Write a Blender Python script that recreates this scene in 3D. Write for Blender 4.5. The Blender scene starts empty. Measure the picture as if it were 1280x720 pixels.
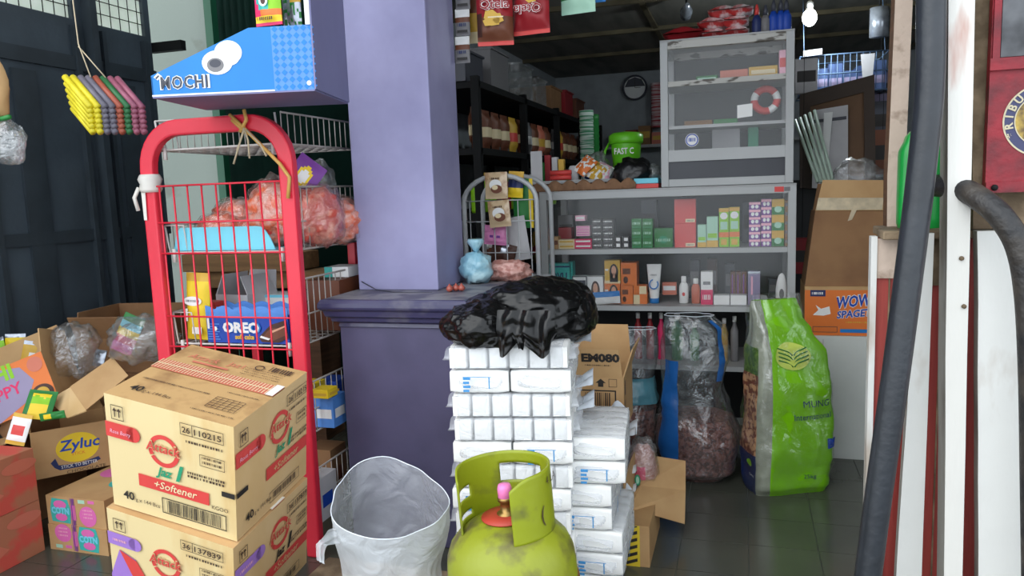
import bpy, bmesh, math, random
from mathutils import Vector as V, Matrix, noise
random.seed(7)
C = bpy.context.scene.collection
S = bpy.context.scene
# ---------------------------------------------------------------- camera
# world axes follow the shop: x along its front, y into it, z up.  The camera stands at the origin.
H, F = 1.1, 950.0
TH, PITCH, ROLL = math.radians(17), math.radians(7.3), math.radians(2.1)
fw = V((-math.sin(TH)*math.cos(PITCH), math.cos(TH)*math.cos(PITCH), -math.sin(PITCH)))
r0 = V((math.cos(TH), math.sin(TH), 0)); u0 = r0.cross(fw)
rc = r0*math.cos(ROLL) - u0*math.sin(ROLL)
uc = u0*math.cos(ROLL) + r0*math.sin(ROLL)
cam = bpy.data.objects.new('camera', bpy.data.cameras.new('camera')); C.objects.link(cam)
cam.data.sensor_width = 36; cam.data.lens = F/1280*36; cam.data.clip_start = .05
cam.matrix_world = Matrix(((rc.x, uc.x, -fw.x, 0), (rc.y, uc.y, -fw.y, 0), (rc.z, uc.z, -fw.z, H), (0, 0, 0, 1)))
S.camera = cam
# ---------------------------------------------------------------- light
S.view_settings.view_transform = 'Standard'; S.view_settings.look = 'None'
S.view_settings.gamma = 1; S.view_settings.use_curve_mapping = False
S.view_settings.exposure = 0.08
w = bpy.data.worlds.new('sky'); S.world = w; w.use_nodes = True
bg = w.node_tree.nodes['Background']; bg.inputs['Color'].default_value = (.86, .93, 1.0, 1); bg.inputs['Strength'].default_value = 2.15
sun = bpy.data.objects.new('sun', bpy.data.lights.new('sun', 'SUN')); C.objects.link(sun)
sun.data.energy = 1.2; sun.data.angle = math.radians(60); sun.data.color = (1, .98, .95)
sun.rotation_euler = V((.45, .75, -.75)).to_track_quat('-Z', 'Y').to_euler()
S.cycles.max_bounces = 6; S.cycles.transparent_max_bounces = 24; S.cycles.use_denoising = True
S.cycles.caustics_reflective = False; S.cycles.caustics_refractive = False

# ---------------------------------------------------------------- measuring: a point of the place from where it is seen and a plane it lies on
def at(px, py, x=None, y=None, z=None, d=None):
    v = fw + rc*((px-640)/F) + uc*((360-py)/F)
    t = d if d is not None else x/v.x if x is not None else y/v.y if y is not None else (z-H)/v.z
    return V((0, 0, H)) + v*t

# ---------------------------------------------------------------- materials
def lin(c): return tuple(((k/255+.055)/1.055)**2.4 if k > 10 else k/3294 for k in c)
MATS = {}
def mat(name, rgb, rough=.6, metal=0, var=.12, vs=9, bump=0, bs=60, spec=.5, rgb2=None, fac=(.45, .65), alpha=1, emit=0, stretch=None, coat=0):
    """noise-varied surface; rgb2 mixes in blotches of a second colour"""
    if name in MATS: return MATS[name]
    m = bpy.data.materials.new(name); m.use_nodes = True; nt = m.node_tree; n = nt.nodes; L = nt.links
    b = n['Principled BSDF']; b.inputs['Roughness'].default_value = rough; b.inputs['Metallic'].default_value = metal
    b.inputs['Specular IOR Level'].default_value = spec; b.inputs['Coat Weight'].default_value = coat
    col = lin(rgb)+(1,)
    tc = n.new('ShaderNodeTexCoord'); mp = n.new('ShaderNodeMapping'); L.new(tc.outputs['Object'], mp.inputs[0])
    if stretch: mp.inputs['Scale'].default_value = stretch
    nz = n.new('ShaderNodeTexNoise'); nz.inputs['Scale'].default_value = vs; nz.inputs['Detail'].default_value = 5
    L.new(mp.outputs[0], nz.inputs['Vector'])
    r = n.new('ShaderNodeValToRGB'); L.new(nz.outputs['Fac'], r.inputs[0])
    if rgb2:
        r.color_ramp.elements[0].position, r.color_ramp.elements[1].position = fac
        r.color_ramp.elements[0].color = col; r.color_ramp.elements[1].color = lin(rgb2)+(1,)
    else:
        r.color_ramp.elements[0].position = .3; r.color_ramp.elements[1].position = .7
        r.color_ramp.elements[0].color = tuple(k*(1-var) for k in col[:3])+(1,)
        r.color_ramp.elements[1].color = tuple(min(1, k*(1+var)) for k in col[:3])+(1,)
    L.new(r.outputs[0], b.inputs['Base Color'])
    if emit: L.new(r.outputs[0], b.inputs['Emission Color']); b.inputs['Emission Strength'].default_value = emit
    if bump:
        n2 = n.new('ShaderNodeTexNoise'); n2.inputs['Scale'].default_value = bs; n2.inputs['Detail'].default_value = 3
        L.new(mp.outputs[0], n2.inputs['Vector'])
        bp = n.new('ShaderNodeBump'); bp.inputs['Strength'].default_value = bump; bp.inputs['Distance'].default_value = .01
        L.new(n2.outputs['Fac'], bp.inputs['Height']); L.new(bp.outputs[0], b.inputs['Normal'])
    b.inputs['Alpha'].default_value = alpha
    MATS[name] = m; return m
def film(name, rgb, opac=.25, rough=.18, bump=.6, bs=35, gloss=.25):
    """thin clear plastic film: part see-through, part milky, part glossy, crinkled"""
    if name in MATS: return MATS[name]
    m = bpy.data.materials.new(name); m.use_nodes = True; nt = m.node_tree; n = nt.nodes; L = nt.links
    n.remove(n['Principled BSDF']); out = n['Material Output']; col = lin(rgb)+(1,)
    t = n.new('ShaderNodeBsdfTransparent'); d = n.new('ShaderNodeBsdfDiffuse'); g = n.new('ShaderNodeBsdfGlossy')
    d.inputs[0].default_value = col; g.inputs['Roughness'].default_value = rough; g.inputs[0].default_value = (1, 1, 1, 1)
    tc = n.new('ShaderNodeTexCoord'); nz = n.new('ShaderNodeTexNoise'); nz.inputs['Scale'].default_value = bs; nz.inputs['Detail'].default_value = 4
    nz.inputs['Distortion'].default_value = 1.2
    L.new(tc.outputs['Object'], nz.inputs['Vector'])
    bp = n.new('ShaderNodeBump'); bp.inputs['Strength'].default_value = bump; bp.inputs['Distance'].default_value = .02
    L.new(nz.outputs['Fac'], bp.inputs['Height'])
    for s in (d, g): L.new(bp.outputs[0], s.inputs['Normal'])
    a = n.new('ShaderNodeMixShader'); a.inputs[0].default_value = opac; L.new(t.outputs[0], a.inputs[1]); L.new(d.outputs[0], a.inputs[2])
    lw = n.new('ShaderNodeLayerWeight'); lw.inputs[0].default_value = .25; L.new(bp.outputs[0], lw.inputs['Normal'])
    mm = n.new('ShaderNodeMath'); mm.operation = 'MULTIPLY_ADD'; L.new(lw.outputs['Facing'], mm.inputs[0]); mm.inputs[1].default_value = gloss; mm.inputs[2].default_value = gloss*.25
    c = n.new('ShaderNodeMixShader'); L.new(mm.outputs[0], c.inputs[0]); L.new(a.outputs[0], c.inputs[1]); L.new(g.outputs[0], c.inputs[2])
    L.new(c.outputs[0], out.inputs[0]); MATS[name] = m; return m

# ---------------------------------------------------------------- mesh builder
TXT = {}
def text_geo(s, bold=0.0, shear=0.0, space=1.0):
    k = (s, bold, shear, space)
    if k in TXT: return TXT[k]
    cu = bpy.data.curves.new('t', 'FONT'); cu.body = s; cu.size = 1; cu.resolution_u = 2; cu.offset = bold; cu.shear = shear; cu.space_character = space
    o = bpy.data.objects.new('t', cu); C.objects.link(o)
    me = o.evaluated_get(bpy.context.evaluated_depsgraph_get()).to_mesh()
    vs = [(v.co.x, v.co.y) for v in me.vertices]; fs = [tuple(p.vertices) for p in me.polygons]
    bpy.data.objects.remove(o); bpy.data.curves.remove(cu)
    if vs:
        x0 = min(v[0] for v in vs); x1 = max(v[0] for v in vs)
        vs = [(v[0]-x0, v[1]) for v in vs]; wd = x1-x0
    else: wd = 1
    TXT[k] = (vs, fs, wd); return TXT[k]

class Frame:
    """a face of a thing to print on: origin o, unit directions u, v, outward n"""
    def __init__(s, mb, o, u, v, n=None, lift=.0006):
        s.mb = mb; s.o = V(o); s.u = V(u); s.v = V(v); s.n = V(n) if n else s.u.cross(s.v).normalized(); s.l = lift
    def p(s, a, b, k=1): return s.o + s.u*a + s.v*b + s.n*(s.l*k)
    def poly(s, pts, m, k=1): s.mb.add([s.p(a, b, k) for a, b in pts], [tuple(range(len(pts)))], m)
    def rect(s, a0, b0, a1, b1, m, k=1): s.poly([(a0, b0), (a1, b0), (a1, b1), (a0, b1)], m, k)
    def ell(s, a, b, ra, rb, m, k=1, n=28): s.poly([(a+ra*math.cos(t*2*math.pi/n), b+rb*math.sin(t*2*math.pi/n)) for t in range(n)], m, k)
    def ring(s, a, b, ra, rb, wd, m, k=1, t0=0, t1=360, n=36):
        for i in range(n):
            p, q = math.radians(t0+(t1-t0)*i/n), math.radians(t0+(t1-t0)*(i+1)/n)
            s.poly([(a+ra*math.cos(p), b+rb*math.sin(p)), (a+ra*math.cos(q), b+rb*math.sin(q)), (a+(ra-wd)*math.cos(q), b+(rb-wd)*math.sin(q)), (a+(ra-wd)*math.cos(p), b+(rb-wd)*math.sin(p))], m, k)
    def box(s, a0, b0, a1, b1, wd, m, k=1):
        s.rect(a0, b0, a1, b0+wd, m, k); s.rect(a0, b1-wd, a1, b1, m, k); s.rect(a0, b0, a0+wd, b1, m, k); s.rect(a1-wd, b0, a1, b1, m, k)
    def text(s, t, a, b, h, m, w=None, k=2, bold=0.0, shear=0.0, rise=0.0, align='l', space=1.0):
        vs, fs, wd = text_geo(t, bold, shear, space); sy = h/.7; sx = sy if w is None else w/wd
        if align == 'c': a -= wd*sx/2
        s.mb.add([s.p(a+x*sx, b+y*sy+rise*x*sx, k) for x, y in vs], fs, m)
    def bars(s, a0, b0, a1, b1, m, n=26, k=1, seed=1):
        r = random.Random(seed); x = a0; st = (a1-a0)/n
        for i in range(n):
            s.rect(a0+i*st, b0, a0+i*st+st*r.uniform(.25, .8), b1, m, k)

class MB:
    def __init__(s): s.v = []; s.f = []; s.fm = []; s.fs = []; s.mats = []; s.M = Matrix()
    def add(s, vs, fs, m, smooth=False):
        if m not in s.mats: s.mats.append(m)
        mi = s.mats.index(m); b = len(s.v)
        s.v += [s.M @ V(p) for p in vs]
        for f in fs: s.f.append(tuple(b+i for i in f)); s.fm.append(mi); s.fs.append(smooth)
    def box(s, x0, y0, z0, x1, y1, z1, m):
        s.add([(x0, y0, z0), (x1, y0, z0), (x1, y1, z0), (x0, y1, z0), (x0, y0, z1), (x1, y0, z1), (x1, y1, z1), (x0, y1, z1)],
              [(0, 3, 2, 1), (4, 5, 6, 7), (0, 1, 5, 4), (1, 2, 6, 5), (2, 3, 7, 6), (3, 0, 4, 7)], m)
    def hexa(s, p, m): s.add(p, [(0, 3, 2, 1), (4, 5, 6, 7), (0, 1, 5, 4), (1, 2, 6, 5), (2, 3, 7, 6), (3, 0, 4, 7)], m)
    def slab(s, pts, th, m, n=None):
        """a sheet with an outline of its own and a thickness"""
        pts = [V(p) for p in pts]; n = V(n) if n else (pts[1]-pts[0]).cross(pts[2]-pts[1]).normalized(); k = len(pts)
        s.add(pts+[p-n*th for p in pts], [tuple(range(k)), tuple(range(2*k-1, k-1, -1))]+[((i+1) % k, i, k+i, k+(i+1) % k) for i in range(k)], m)
    def tube(s, pts, r, m, seg=8, closed=False, cap=True, rad=None):
        pts = [V(p) for p in pts]; n = len(pts); vs = []; fs = []; prev = None
        for i, p in enumerate(pts):
            a = pts[i-1] if (i or closed) else p; b = pts[(i+1) % n] if (i < n-1 or closed) else p
            t = (b-a).normalized()
            if prev is None: prev = t.orthogonal().normalized()
            x = (prev - t*prev.dot(t)); x = x.normalized() if x.length > 1e-6 else t.orthogonal().normalized(); prev = x; y = t.cross(x)
            rr = rad[i] if rad else r
            for k in range(seg):
                g = 2*math.pi*k/seg; vs.append(p + x*math.cos(g)*rr + y*math.sin(g)*rr)
        for i in range(n if closed else n-1):
            j = (i+1) % n
            for k in range(seg): fs.append((i*seg+k, i*seg+(k+1) % seg, j*seg+(k+1) % seg, j*seg+k))
        if cap and not closed: fs.append(tuple(reversed(range(seg)))); fs.append(tuple(range((n-1)*seg, n*seg)))
        s.add(vs, fs, m, True)
    def lathe(s, prof, m, seg=24, c=(0, 0, 0), sx=1, sy=1, mf=None):
        vs = []; c = V(c)
        for r, z in prof:
            for k in range(seg):
                g = 2*math.pi*k/seg; vs.append(c+V((r*sx*math.cos(g), r*sy*math.sin(g), z)))
        for i in range(len(prof)-1):
            fs = [(i*seg+k, i*seg+(k+1) % seg, (i+1)*seg+(k+1) % seg, (i+1)*seg+k) for k in range(seg)]
            if i == 0: s._b = len(s.v); s.add(vs, fs, mf(i) if mf else m, True)
            else:
                mm = mf(i) if mf else m
                if mm not in s.mats: s.mats.append(mm)
                for f in fs: s.f.append(tuple(s._b+j for j in f)); s.fm.append(s.mats.index(mm)); s.fs.append(True)
        for i, rev in ((0, True), (len(prof)-1, False)):
            if prof[i][0] > 1e-4:
                f = [s._b+i*seg+k for k in range(seg)]; mm = mf(min(i, len(prof)-2)) if mf else m
                s.f.append(tuple(reversed(f)) if rev else tuple(f)); s.fm.append(s.mats.index(mm)); s.fs.append(False)
    def grid(s, fn, nu, nv, m, wrapu=False, mf=None, smooth=True):
        b = len(s.v); cu = nu if wrapu else nu+1
        s.v += [s.M @ V(fn(i/nu, j/nv)) for j in range(nv+1) for i in range(cu)]
        for j in range(nv):
            for i in range(nu):
                mm = mf((i+.5)/nu, (j+.5)/nv) if mf else m
                if mm not in s.mats: s.mats.append(mm)
                i2 = (i+1) % cu
                s.f.append((b+j*cu+i, b+j*cu+i2, b+(j+1)*cu+i2, b+(j+1)*cu+i)); s.fm.append(s.mats.index(mm)); s.fs.append(smooth)
    def ball(s, c, r, m, nu=20, nv=12, amp=0, fr=3, seed=0, fn=None, p=1.0, mf=None):
        c = V(c); r = V(r) if hasattr(r, '__len__') else V((r, r, r)); off = V((seed*3.1, seed*1.7, seed))
        def g(u, v):
            a = 2*math.pi*u; b = math.pi*(v-.5); cb = max(0, math.cos(b))**p; d = V((cb*math.cos(a), cb*math.sin(a), math.sin(b)))
            k = 1+amp*noise.noise(d*fr+off)+amp*.5*noise.noise(d*fr*2.7+off)
            if fn: d, k = fn(d, k)
            return c+V((d.x*r.x*k, d.y*r.y*k, d.z*r.z*k))
        s.grid(g, nu, nv, m, True, mf)
    def face(s, o, u, v, n=None, lift=.0006): return Frame(s, o, u, v, n, lift)
    def obj(s, name, parent=None, label=None, cat=None, group=None, kind=None, bevel=0, sub=0, solid=0, world=False):
        me = bpy.data.meshes.new(name)
        org = V((0, 0, 0))
        if parent is None and s.v:
            lo = [min(p[i] for p in s.v) for i in range(3)]; hi = [max(p[i] for p in s.v) for i in range(3)]
            org = V(((lo[0]+hi[0])/2, (lo[1]+hi[1])/2, lo[2]))
        elif parent is not None and world:
            inv = parent.matrix_basis.inverted()
            s.v = [inv @ p for p in s.v]
        me.from_pydata([p-org for p in s.v], [], s.f)
        for m in s.mats: me.materials.append(MATS[m] if isinstance(m, str) else m)
        me.polygons.foreach_set('material_index', s.fm); me.polygons.foreach_set('use_smooth', s.fs); me.update()
        o = bpy.data.objects.new(name, me); C.objects.link(o); o.location = org
        if parent is not None: o.parent = parent
        if label: o['label'] = label
        if cat: o['category'] = cat
        if group: o['group'] = group
        if kind: o['kind'] = kind
        if bevel:
            b = o.modifiers.new('b', 'BEVEL'); b.width = bevel; b.segments = 2; b.limit_method = 'ANGLE'; b.angle_limit = math.radians(50)
        if solid:
            b = o.modifiers.new('s', 'SOLIDIFY'); b.thickness = solid; b.offset = 0
        if sub:
            b = o.modifiers.new('u', 'SUBSURF'); b.levels = sub; b.render_levels = sub
        return o
def T(name, label, cat, loc=(0, 0, 0), rz=0, group=None, M=None):
    o = bpy.data.objects.new(name, None); C.objects.link(o); o.empty_display_size = .05
    if M is not None: o.matrix_basis = M
    else: o.location = loc; o.rotation_euler = (0, 0, rz)
    bpy.context.view_layer.update() if False else None
    o['label'] = label; o['category'] = cat
    if group: o['group'] = group
    if M is None: o.matrix_basis = Matrix.Translation(V(loc)) @ Matrix.Rotation(rz, 4, 'Z')
    return o
def dup(root, loc=None, rz=None, label=None, group=None, M=None, swap=None):
    """a copy of a thing with copies of its parts and sub-parts"""
    r = root.copy(); C.objects.link(r)
    if M is not None: r.matrix_basis = M
    else: r.matrix_basis = Matrix.Translation(V(loc)) @ Matrix.Rotation(rz or 0, 4, 'Z')
    if label: r['label'] = label
    if group: r['group'] = group
    def rec(a, b):
        for ch in [o for o in a.children]:
            c = ch.copy(); C.objects.link(c); c.parent = b; rec(ch, c)
    rec(root, r)
    return r
ORD = 'first second third fourth fifth sixth seventh eighth ninth tenth eleventh twelfth thirteenth fourteenth fifteenth sixteenth seventeenth eighteenth nineteenth twentieth twenty-first twenty-second twenty-third twenty-fourth twenty-fifth twenty-sixth twenty-seventh twenty-eighth twenty-ninth thirtieth thirty-first thirty-second thirty-third thirty-fourth thirty-fifth thirty-sixth'.split()
def pose(px, py, rx=0, ry=0, rz=0, **k):
    return Matrix.Translation(at(px, py, **k)) @ Matrix.Rotation(math.radians(rz), 4, 'Z') @ Matrix.Rotation(math.radians(ry), 4, 'Y') @ Matrix.Rotation(math.radians(rx), 4, 'X')
def XF(loc, rx=0, ry=0, rz=0, s=1):
    return Matrix.Translation(V(loc)) @ Matrix.Rotation(math.radians(rz), 4, 'Z') @ Matrix.Rotation(math.radians(ry), 4, 'Y') @ Matrix.Rotation(math.radians(rx), 4, 'X') @ Matrix.Scale(s, 4)

# ---------------------------------------------------------------- reusable shapes
def pouch(mb, w, h, t, m, mf=None, nu=12, nv=16, wr=.1, seed=0, crimp=.06, back=None):
    """a filled foil or plastic packet: pillow with flat sealed ends; local x across, z up, y thickness, base at z=0"""
    def side(sg):
        def g(u, v):
            x = (u-.5)*w; e = max(0, min(1, (v-crimp)/.22, (1-crimp-v)/.22)) if crimp else 1
            e = math.sin(e*math.pi/2)
            k = (max(0, 1-abs(2*u-1)**2.6))**.6*e
            nz = noise.noise(V((u*4+seed, v*5, seed*2.3+sg)))*wr*t*(.35+k)
            pin = 1-.06*k
            return V((x*pin, -sg*(k*t/2+.0012)+nz*.8, v*h))
        return g
    mb.grid(side(1), nu, nv, m, mf=mf)
    f2 = side(-1)
    mb.grid(lambda u, v: f2(1-u, v), nu, nv, back or m, mf=(lambda u, v: mf(1-u, v)) if mf and not back else None)
def carton(w, d, h, m, tape=None, seam=True):
    """closed corrugated box, base centre at the origin"""
    mb = MB(); mb.box(-w/2, -d/2, 0, w/2, d/2, h, m); return mb
def faces(mb, w, d, h):
    return dict(front=mb.face((-w/2, -d/2, 0), (1, 0, 0), (0, 0, 1)), right=mb.face((w/2, -d/2, 0), (0, 1, 0), (0, 0, 1)),
                top=mb.face((-w/2, -d/2, h), (1, 0, 0), (0, 1, 0)), left=mb.face((-w/2, d/2, 0), (0, -1, 0), (0, 0, 1)))
def open_carton(name, label, M, w, d, h, m, flaps=(110, 110, 110, 110), fl=None, inner=None, th=.004, group=None, prints=None):
    """open box: body of four walls and a floor, four flap parts (front, right, back, left) opened by the given angles (0 closed, 90 upright, 200 hanging)"""
    t = T(name, label, 'box', M=M, group=group); mb = MB(); i = inner or m
    mb.box(-w/2, -d/2, 0, w/2, -d/2+th, h, m); mb.box(-w/2, d/2-th, 0, w/2, d/2, h, m)
    mb.box(-w/2, -d/2+th, 0, -w/2+th, d/2-th, h, m); mb.box(w/2-th, -d/2+th, 0, w/2, d/2-th, h, m)
    mb.box(-w/2+th, -d/2+th, 0, w/2-th, d/2-th, th, m)
    if prints: prints(mb, faces(mb, w, d, h))
    mb.obj('body', t)
    fl = fl or min(w, d)/2
    for k, a in enumerate(flaps):
        if a is None: continue
        L = fl if not hasattr(fl, '__len__') else fl[k]
        ln, off, rz = ((w, d/2, 0), (d, w/2, 90), (w, d/2, 180), (d, w/2, 270))[k]
        g = MB(); g.M = Matrix.Rotation(math.radians(rz), 4, 'Z') @ Matrix.Translation((0, -off, h)) @ Matrix.Rotation(math.radians(a), 4, 'X')
        e = .012
        g.slab([(-ln/2+.002, 0, 0), (ln/2-.002, 0, 0), (ln/2-e, L, 0), (-ln/2+e, L, 0)], th*.9, m)
        g.obj('flap', t)
    return t
def smallbox(w, d, h, m, prints=None, bev=.001):
    mb = MB(); mb.box(-w/2, -d/2, 0, w/2, d/2, h, m)
    if prints: prints(faces(mb, w, d, h), w, h)
    return mb
# ================================================================ THE SETTING
mat('floor_tile', (74, 76, 68), .2, var=.25, vs=3, rgb2=(88, 90, 80), fac=(.4, .8), bump=.02, bs=30, spec=.6)
mat('grout', (98, 102, 96), .7)
mat('plaster_grey', (158, 164, 168), .8, bump=.1)
mat('ceil', (120, 118, 110), .8, stretch=(1, .2, 1), rgb2=(96, 96, 90))
mat('navy_door', (66, 77, 86), .5, var=.25, vs=4, bump=.1)
mat('navy_dark', (50, 59, 66), .5, var=.2)
mat('white_wall', (132, 142, 134), .8, rgb2=(84, 76, 60), fac=(.58, .72), vs=3, bump=.15)
mat('green_door', (18, 48, 40), .5, var=.25)
mat('green_trim', (24, 84, 58), .5)
mat('lavender', (158, 156, 194), .55, rgb2=(140, 138, 176), fac=(.35, .75), vs=6, bump=.1, bs=14)
mat('plum', (82, 78, 108), .5, rgb2=(72, 69, 96), fac=(.4, .7), vs=7, bump=.08, bs=20)
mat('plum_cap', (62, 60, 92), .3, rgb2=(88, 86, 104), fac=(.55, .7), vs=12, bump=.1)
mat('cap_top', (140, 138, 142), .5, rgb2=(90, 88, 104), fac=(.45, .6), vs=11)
mat('brown_wood', (96, 66, 44), .7, var=.3, vs=6, stretch=(1, 1, 12), bump=.2)
mat('raw_wood', (138, 104, 68), .75, var=.25, vs=5, stretch=(.6, 8, 8), bump=.3)
mat('joist', (92, 84, 62), .8, var=.3)
mat('frost_glow', (205, 218, 205), .5, emit=.45)  # window panes glow by themselves, standing in for daylight behind them
mat('black_metal', (22, 23, 24), .7, spec=.2)
mat('peel_white', (214, 214, 210), .55, rgb2=(158, 140, 120), fac=(.56, .74), vs=8, stretch=(1, 1, .4), bump=.3, bs=30)
mat('rust_white', (212, 210, 204), .55, rgb2=(168, 92, 66), fac=(.57, .66), vs=7, stretch=(1.3, 1, .25), bump=.35, bs=26)
mat('plank_side', (150, 148, 140), .7, rgb2=(90, 78, 66), fac=(.5, .7), vs=9, stretch=(1, 1, .4), bump=.2)
mat('pinkish_jamb', (196, 176, 160), .7, rgb2=(120, 96, 78), fac=(.58, .7), vs=14, bump=.4, bs=40)
mat('red_wall', (160, 62, 54), .6, rgb2=(130, 46, 42), fac=(.4, .7), vs=6, stretch=(5, 1, .3), bump=.15)
mat('grime_brown', (98, 82, 62), .8, rgb2=(150, 130, 104), fac=(.45, .7), vs=13, bump=.4)
mat('dark_back', (22, 22, 22), .8)

def struct(name, mb, **k): return mb.obj(name, kind='structure', **k)
# floor: 20 cm dark tiles
m = MB(); m.box(-4.0, -1.2, -.06, 2.6, 7.1, -.004, 'grout'); struct('floor', m)
m = MB()
for i in range(-18, 14):
    for j in range(-6, 36):
        x0, y0 = .02+.2*i, .11+.2*j
        m.box(x0+.0012, y0+.0012, -.004, x0+.1988, y0+.1988, 0, 'floor_tile')
struct('floor_tiling', m)
m = MB(); m.box(-1.75, 7.0, 0, 2.4, 7.1, 2.3, 'plaster_grey'); struct('wall_back', m)
m = MB(); m.box(-1.75, 3.25, 0, -1.65, 7.0, 2.3, 'plaster_grey'); struct('wall_interior_left', m)
m = MB(); m.box(2.2, 1.98, 0, 2.3, 7.0, 2.3, 'plaster_grey'); struct('wall_right', m)
m = MB(); m.box(-1.75, 2.75, 2.11, 2.4, 7.1, 2.17, 'ceil'); struct('ceiling', m)
for k, y in enumerate((3.5, 4.3, 5.1, 5.9)):
    m = MB(); m.box(-1.65, y, 2.085, 2.2, y+.03, 2.11, 'joist'); struct('beam_%d' % (k+1), m)
for k, x in enumerate((-.55, .35, 1.25)):
    m = MB(); m.box(x, 2.8, 2.095, x+.03, 7, 2.11, 'joist'); struct('beam_%d' % (k+5), m)
# unseen porch cover, added overhead to darken the shop inside
m = MB()
m.grid(lambda u, v: (-3.2+5.4*u, 1.25+1.75*v, 2.62-.08*v+.02*math.sin(u*150)), 220, 2, 'ceil'); struct('roof_added', m, solid=.01)
# white wall behind the rack with the green pleated shutter beside it
m = MB(); m.box(-3.4, 3.5, 0, -2.66, 3.6, 2.7, 'white_wall')
struct('wall_front_left', m)
m = MB(); m.grid(lambda u, v: (-2.66+1.01*u, 3.55+.024*(abs((u*24) % 1-.5)*4-1), 2.7*v), 192, 1, 'green_door', smooth=False)
m.box(-2.685, 3.48, 0, -2.64, 3.55, 2.7, 'green_trim')
struct('door_1', m)
m = MB(); m.box(-1.75, 3.25, 0, -1.65, 3.62, 2.7, 'white_wall'); struct('wall_front_middle', m)
# dark panelled door wall on the left with two mesh windows
xw = -2.75
m = MB()
ys = [0.9, 2.0, 2.455, 2.556, 2.835, 2.87]
ye = 3.155
m.box(xw-.04, .9, 0, xw, ye, 1.898, 'navy_door')
m.box(xw-.04, .9, 2.32, xw, ye, 2.7, 'navy_door')
for a, b in ((.9, 2.18), (2.70, 2.812), (3.12, ye)): m.box(xw-.04, a, 1.898, xw, b, 2.32, 'navy_door')
for y in (1.35, 1.72, 2.22, 2.68, 2.83, 3.08): m.box(xw, y, 0, xw+.025, y+.022, 1.87, 'navy_dark')
for y in (1.5, 2.42, 2.95): m.box(xw, y-.05, .15, xw+.012, y+.06, 1.65, 'navy_dark')
m.box(xw, .9, 1.68, xw+.015, ye, 1.74, 'navy_dark'); m.box(xw, .9, .95, xw+.014, ye, 1.0, 'navy_dark')
m.box(xw, 2.75, .05, xw+.05, 2.785, 2.3, 'navy_dark')
m.box(xw-.02, ye, 1.83, xw+.17, ye+.035, 1.875, 'black_metal')
struct('wall_left', m)
for k, (a, b) in enumerate(((2.18, 2.70), (2.812, 3.12))):
    m = MB(); m.box(xw-.03, a, 1.898, xw-.02, b, 2.32, 'frost_glow')
    for i in range(1, 12):
        y = a+i*.055
        if y < b: m.tube([(xw-.01, y, 1.898), (xw-.01, y, 2.32)], .0022, 'black_metal', 5)
    for i in range(1, 8): m.tube([(xw-.012, a, 1.898+i*.055), (xw-.012, b, 1.898+i*.055)], .0022, 'black_metal', 5)
    struct('window_%d' % (k+1), m)
# the lavender pillar and its plum pedestal with a moulded cap
m = MB(); m.box(-1.222, 2.255, .79, -.937, 2.50, 2.6, 'lavender'); struct('pillar', m, bevel=.004)
m = MB()
m.box(-1.205, 2.085, 0, -.80, 2.62, .70, 'plum'); struct('pedestal', m, bevel=.004)
m = MB()
prof = [(.045, .0), (.048, .012), (.03, .018), (.028, .03), (.016, .036), (.012, .052), (.002, .06), (0, .066), (.001, .078), (.008, .088), (.014, .09)]
def ringp(k):
    i, z = prof[k]; e = i
    return [(-1.25+e, 2.032+e, .70+z), (-.757-e, 2.032+e, .70+z), (-.757-e, 2.66-e, .70+z), (-1.25+e, 2.66-e, .70+z)]
vs = []; fs = []
for k in range(len(prof)): vs += ringp(k)
for k in range(len(prof)-1):
    for q in range(4): fs.append((k*4+q, k*4+(q+1) % 4, k*4+4+(q+1) % 4, k*4+4+q))
m.add(vs, fs, 'plum_cap'); n = (len(prof)-1)*4
m.add(vs[n:], [(0, 1, 2, 3)], 'cap_top'); m.add(vs[:4], [(3, 2, 1, 0)], 'plum_cap')
struct('trim_1', m, bevel=.002)

# right-hand wooden front: red half wall, ledge, boards, posts
m = MB()
m.box(.274, 1.78, 0, 1.6, 1.80, .97, 'red_wall')
for x in (.30, .345, .40): m.box(x, 1.777, 0, x+.003, 1.78, .9, 'grime_brown')
m.box(.263, 1.770, 0, .275, 1.80, .975, 'peel_white')
m.box(.275, 1.774, .885, .315, 1.78, .97, 'pinkish_jamb'); m.box(.315, 1.772, .87, .40, 1.78, .97, 'grime_brown')
struct('wall_right_low', m)
m = MB(); m.box(.280, 1.735, .97, 1.6, 1.81, .988, 'grime_brown'); m.box(.292, 1.81, .97, 1.6, 1.95, .988, 'grime_brown'); struct('trim_2', m, bevel=.003)
m = MB(); m.box(.385, 1.93, .988, 1.6, 1.98, 2.6, 'dark_back'); struct('wall_right_high', m)
m = MB()
def post(fn, mb, m1, ms, n=14):
    """board standing up: fn(t) gives (x0,x1,y0,y1,z)"""
    pts = []
    for i in range(n+1):
        x0, x1, y0, y1, z = fn(i/n); pts.append([(x0, y0, z), (x1, y0, z), (x1, y1, z), (x0, y1, z)])
    for i in range(n):
        a, b = pts[i], pts[i+1]
        mb.add(a+b, [(0, 1, 5, 4)], m1); mb.add(a+b, [(1, 2, 6, 5), (2, 3, 7, 6), (3, 0, 4, 7)], ms)
    mb.add(pts[0]+pts[-1], [(3, 2, 1, 0), (4, 5, 6, 7)], ms)
def line(pa, pb, y):  # x on the plane y at the height fraction between two seen points
    A, B = at(*pa, y=y), at(*pb, y=y)
    return lambda z: A.x+(B.x-A.x)*(z-A.z)/(B.z-A.z)
def board(name, y, la, lb, ra, rb, z0, z1, m1, ms, th=.03, wob=.002, kw={}):
    L, R = line(la, lb, y), line(ra, rb, y); mb = MB()
    def fn(t):
        z = z0+(z1-z0)*t; n = noise.noise(V((y*9, z*6, L(0)*5)))*wob
        return (L(z)+n, R(z)+n*.5, y, y+th, z)
    post(fn, mb, m1, ms); return mb.obj(name, **kw)
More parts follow.
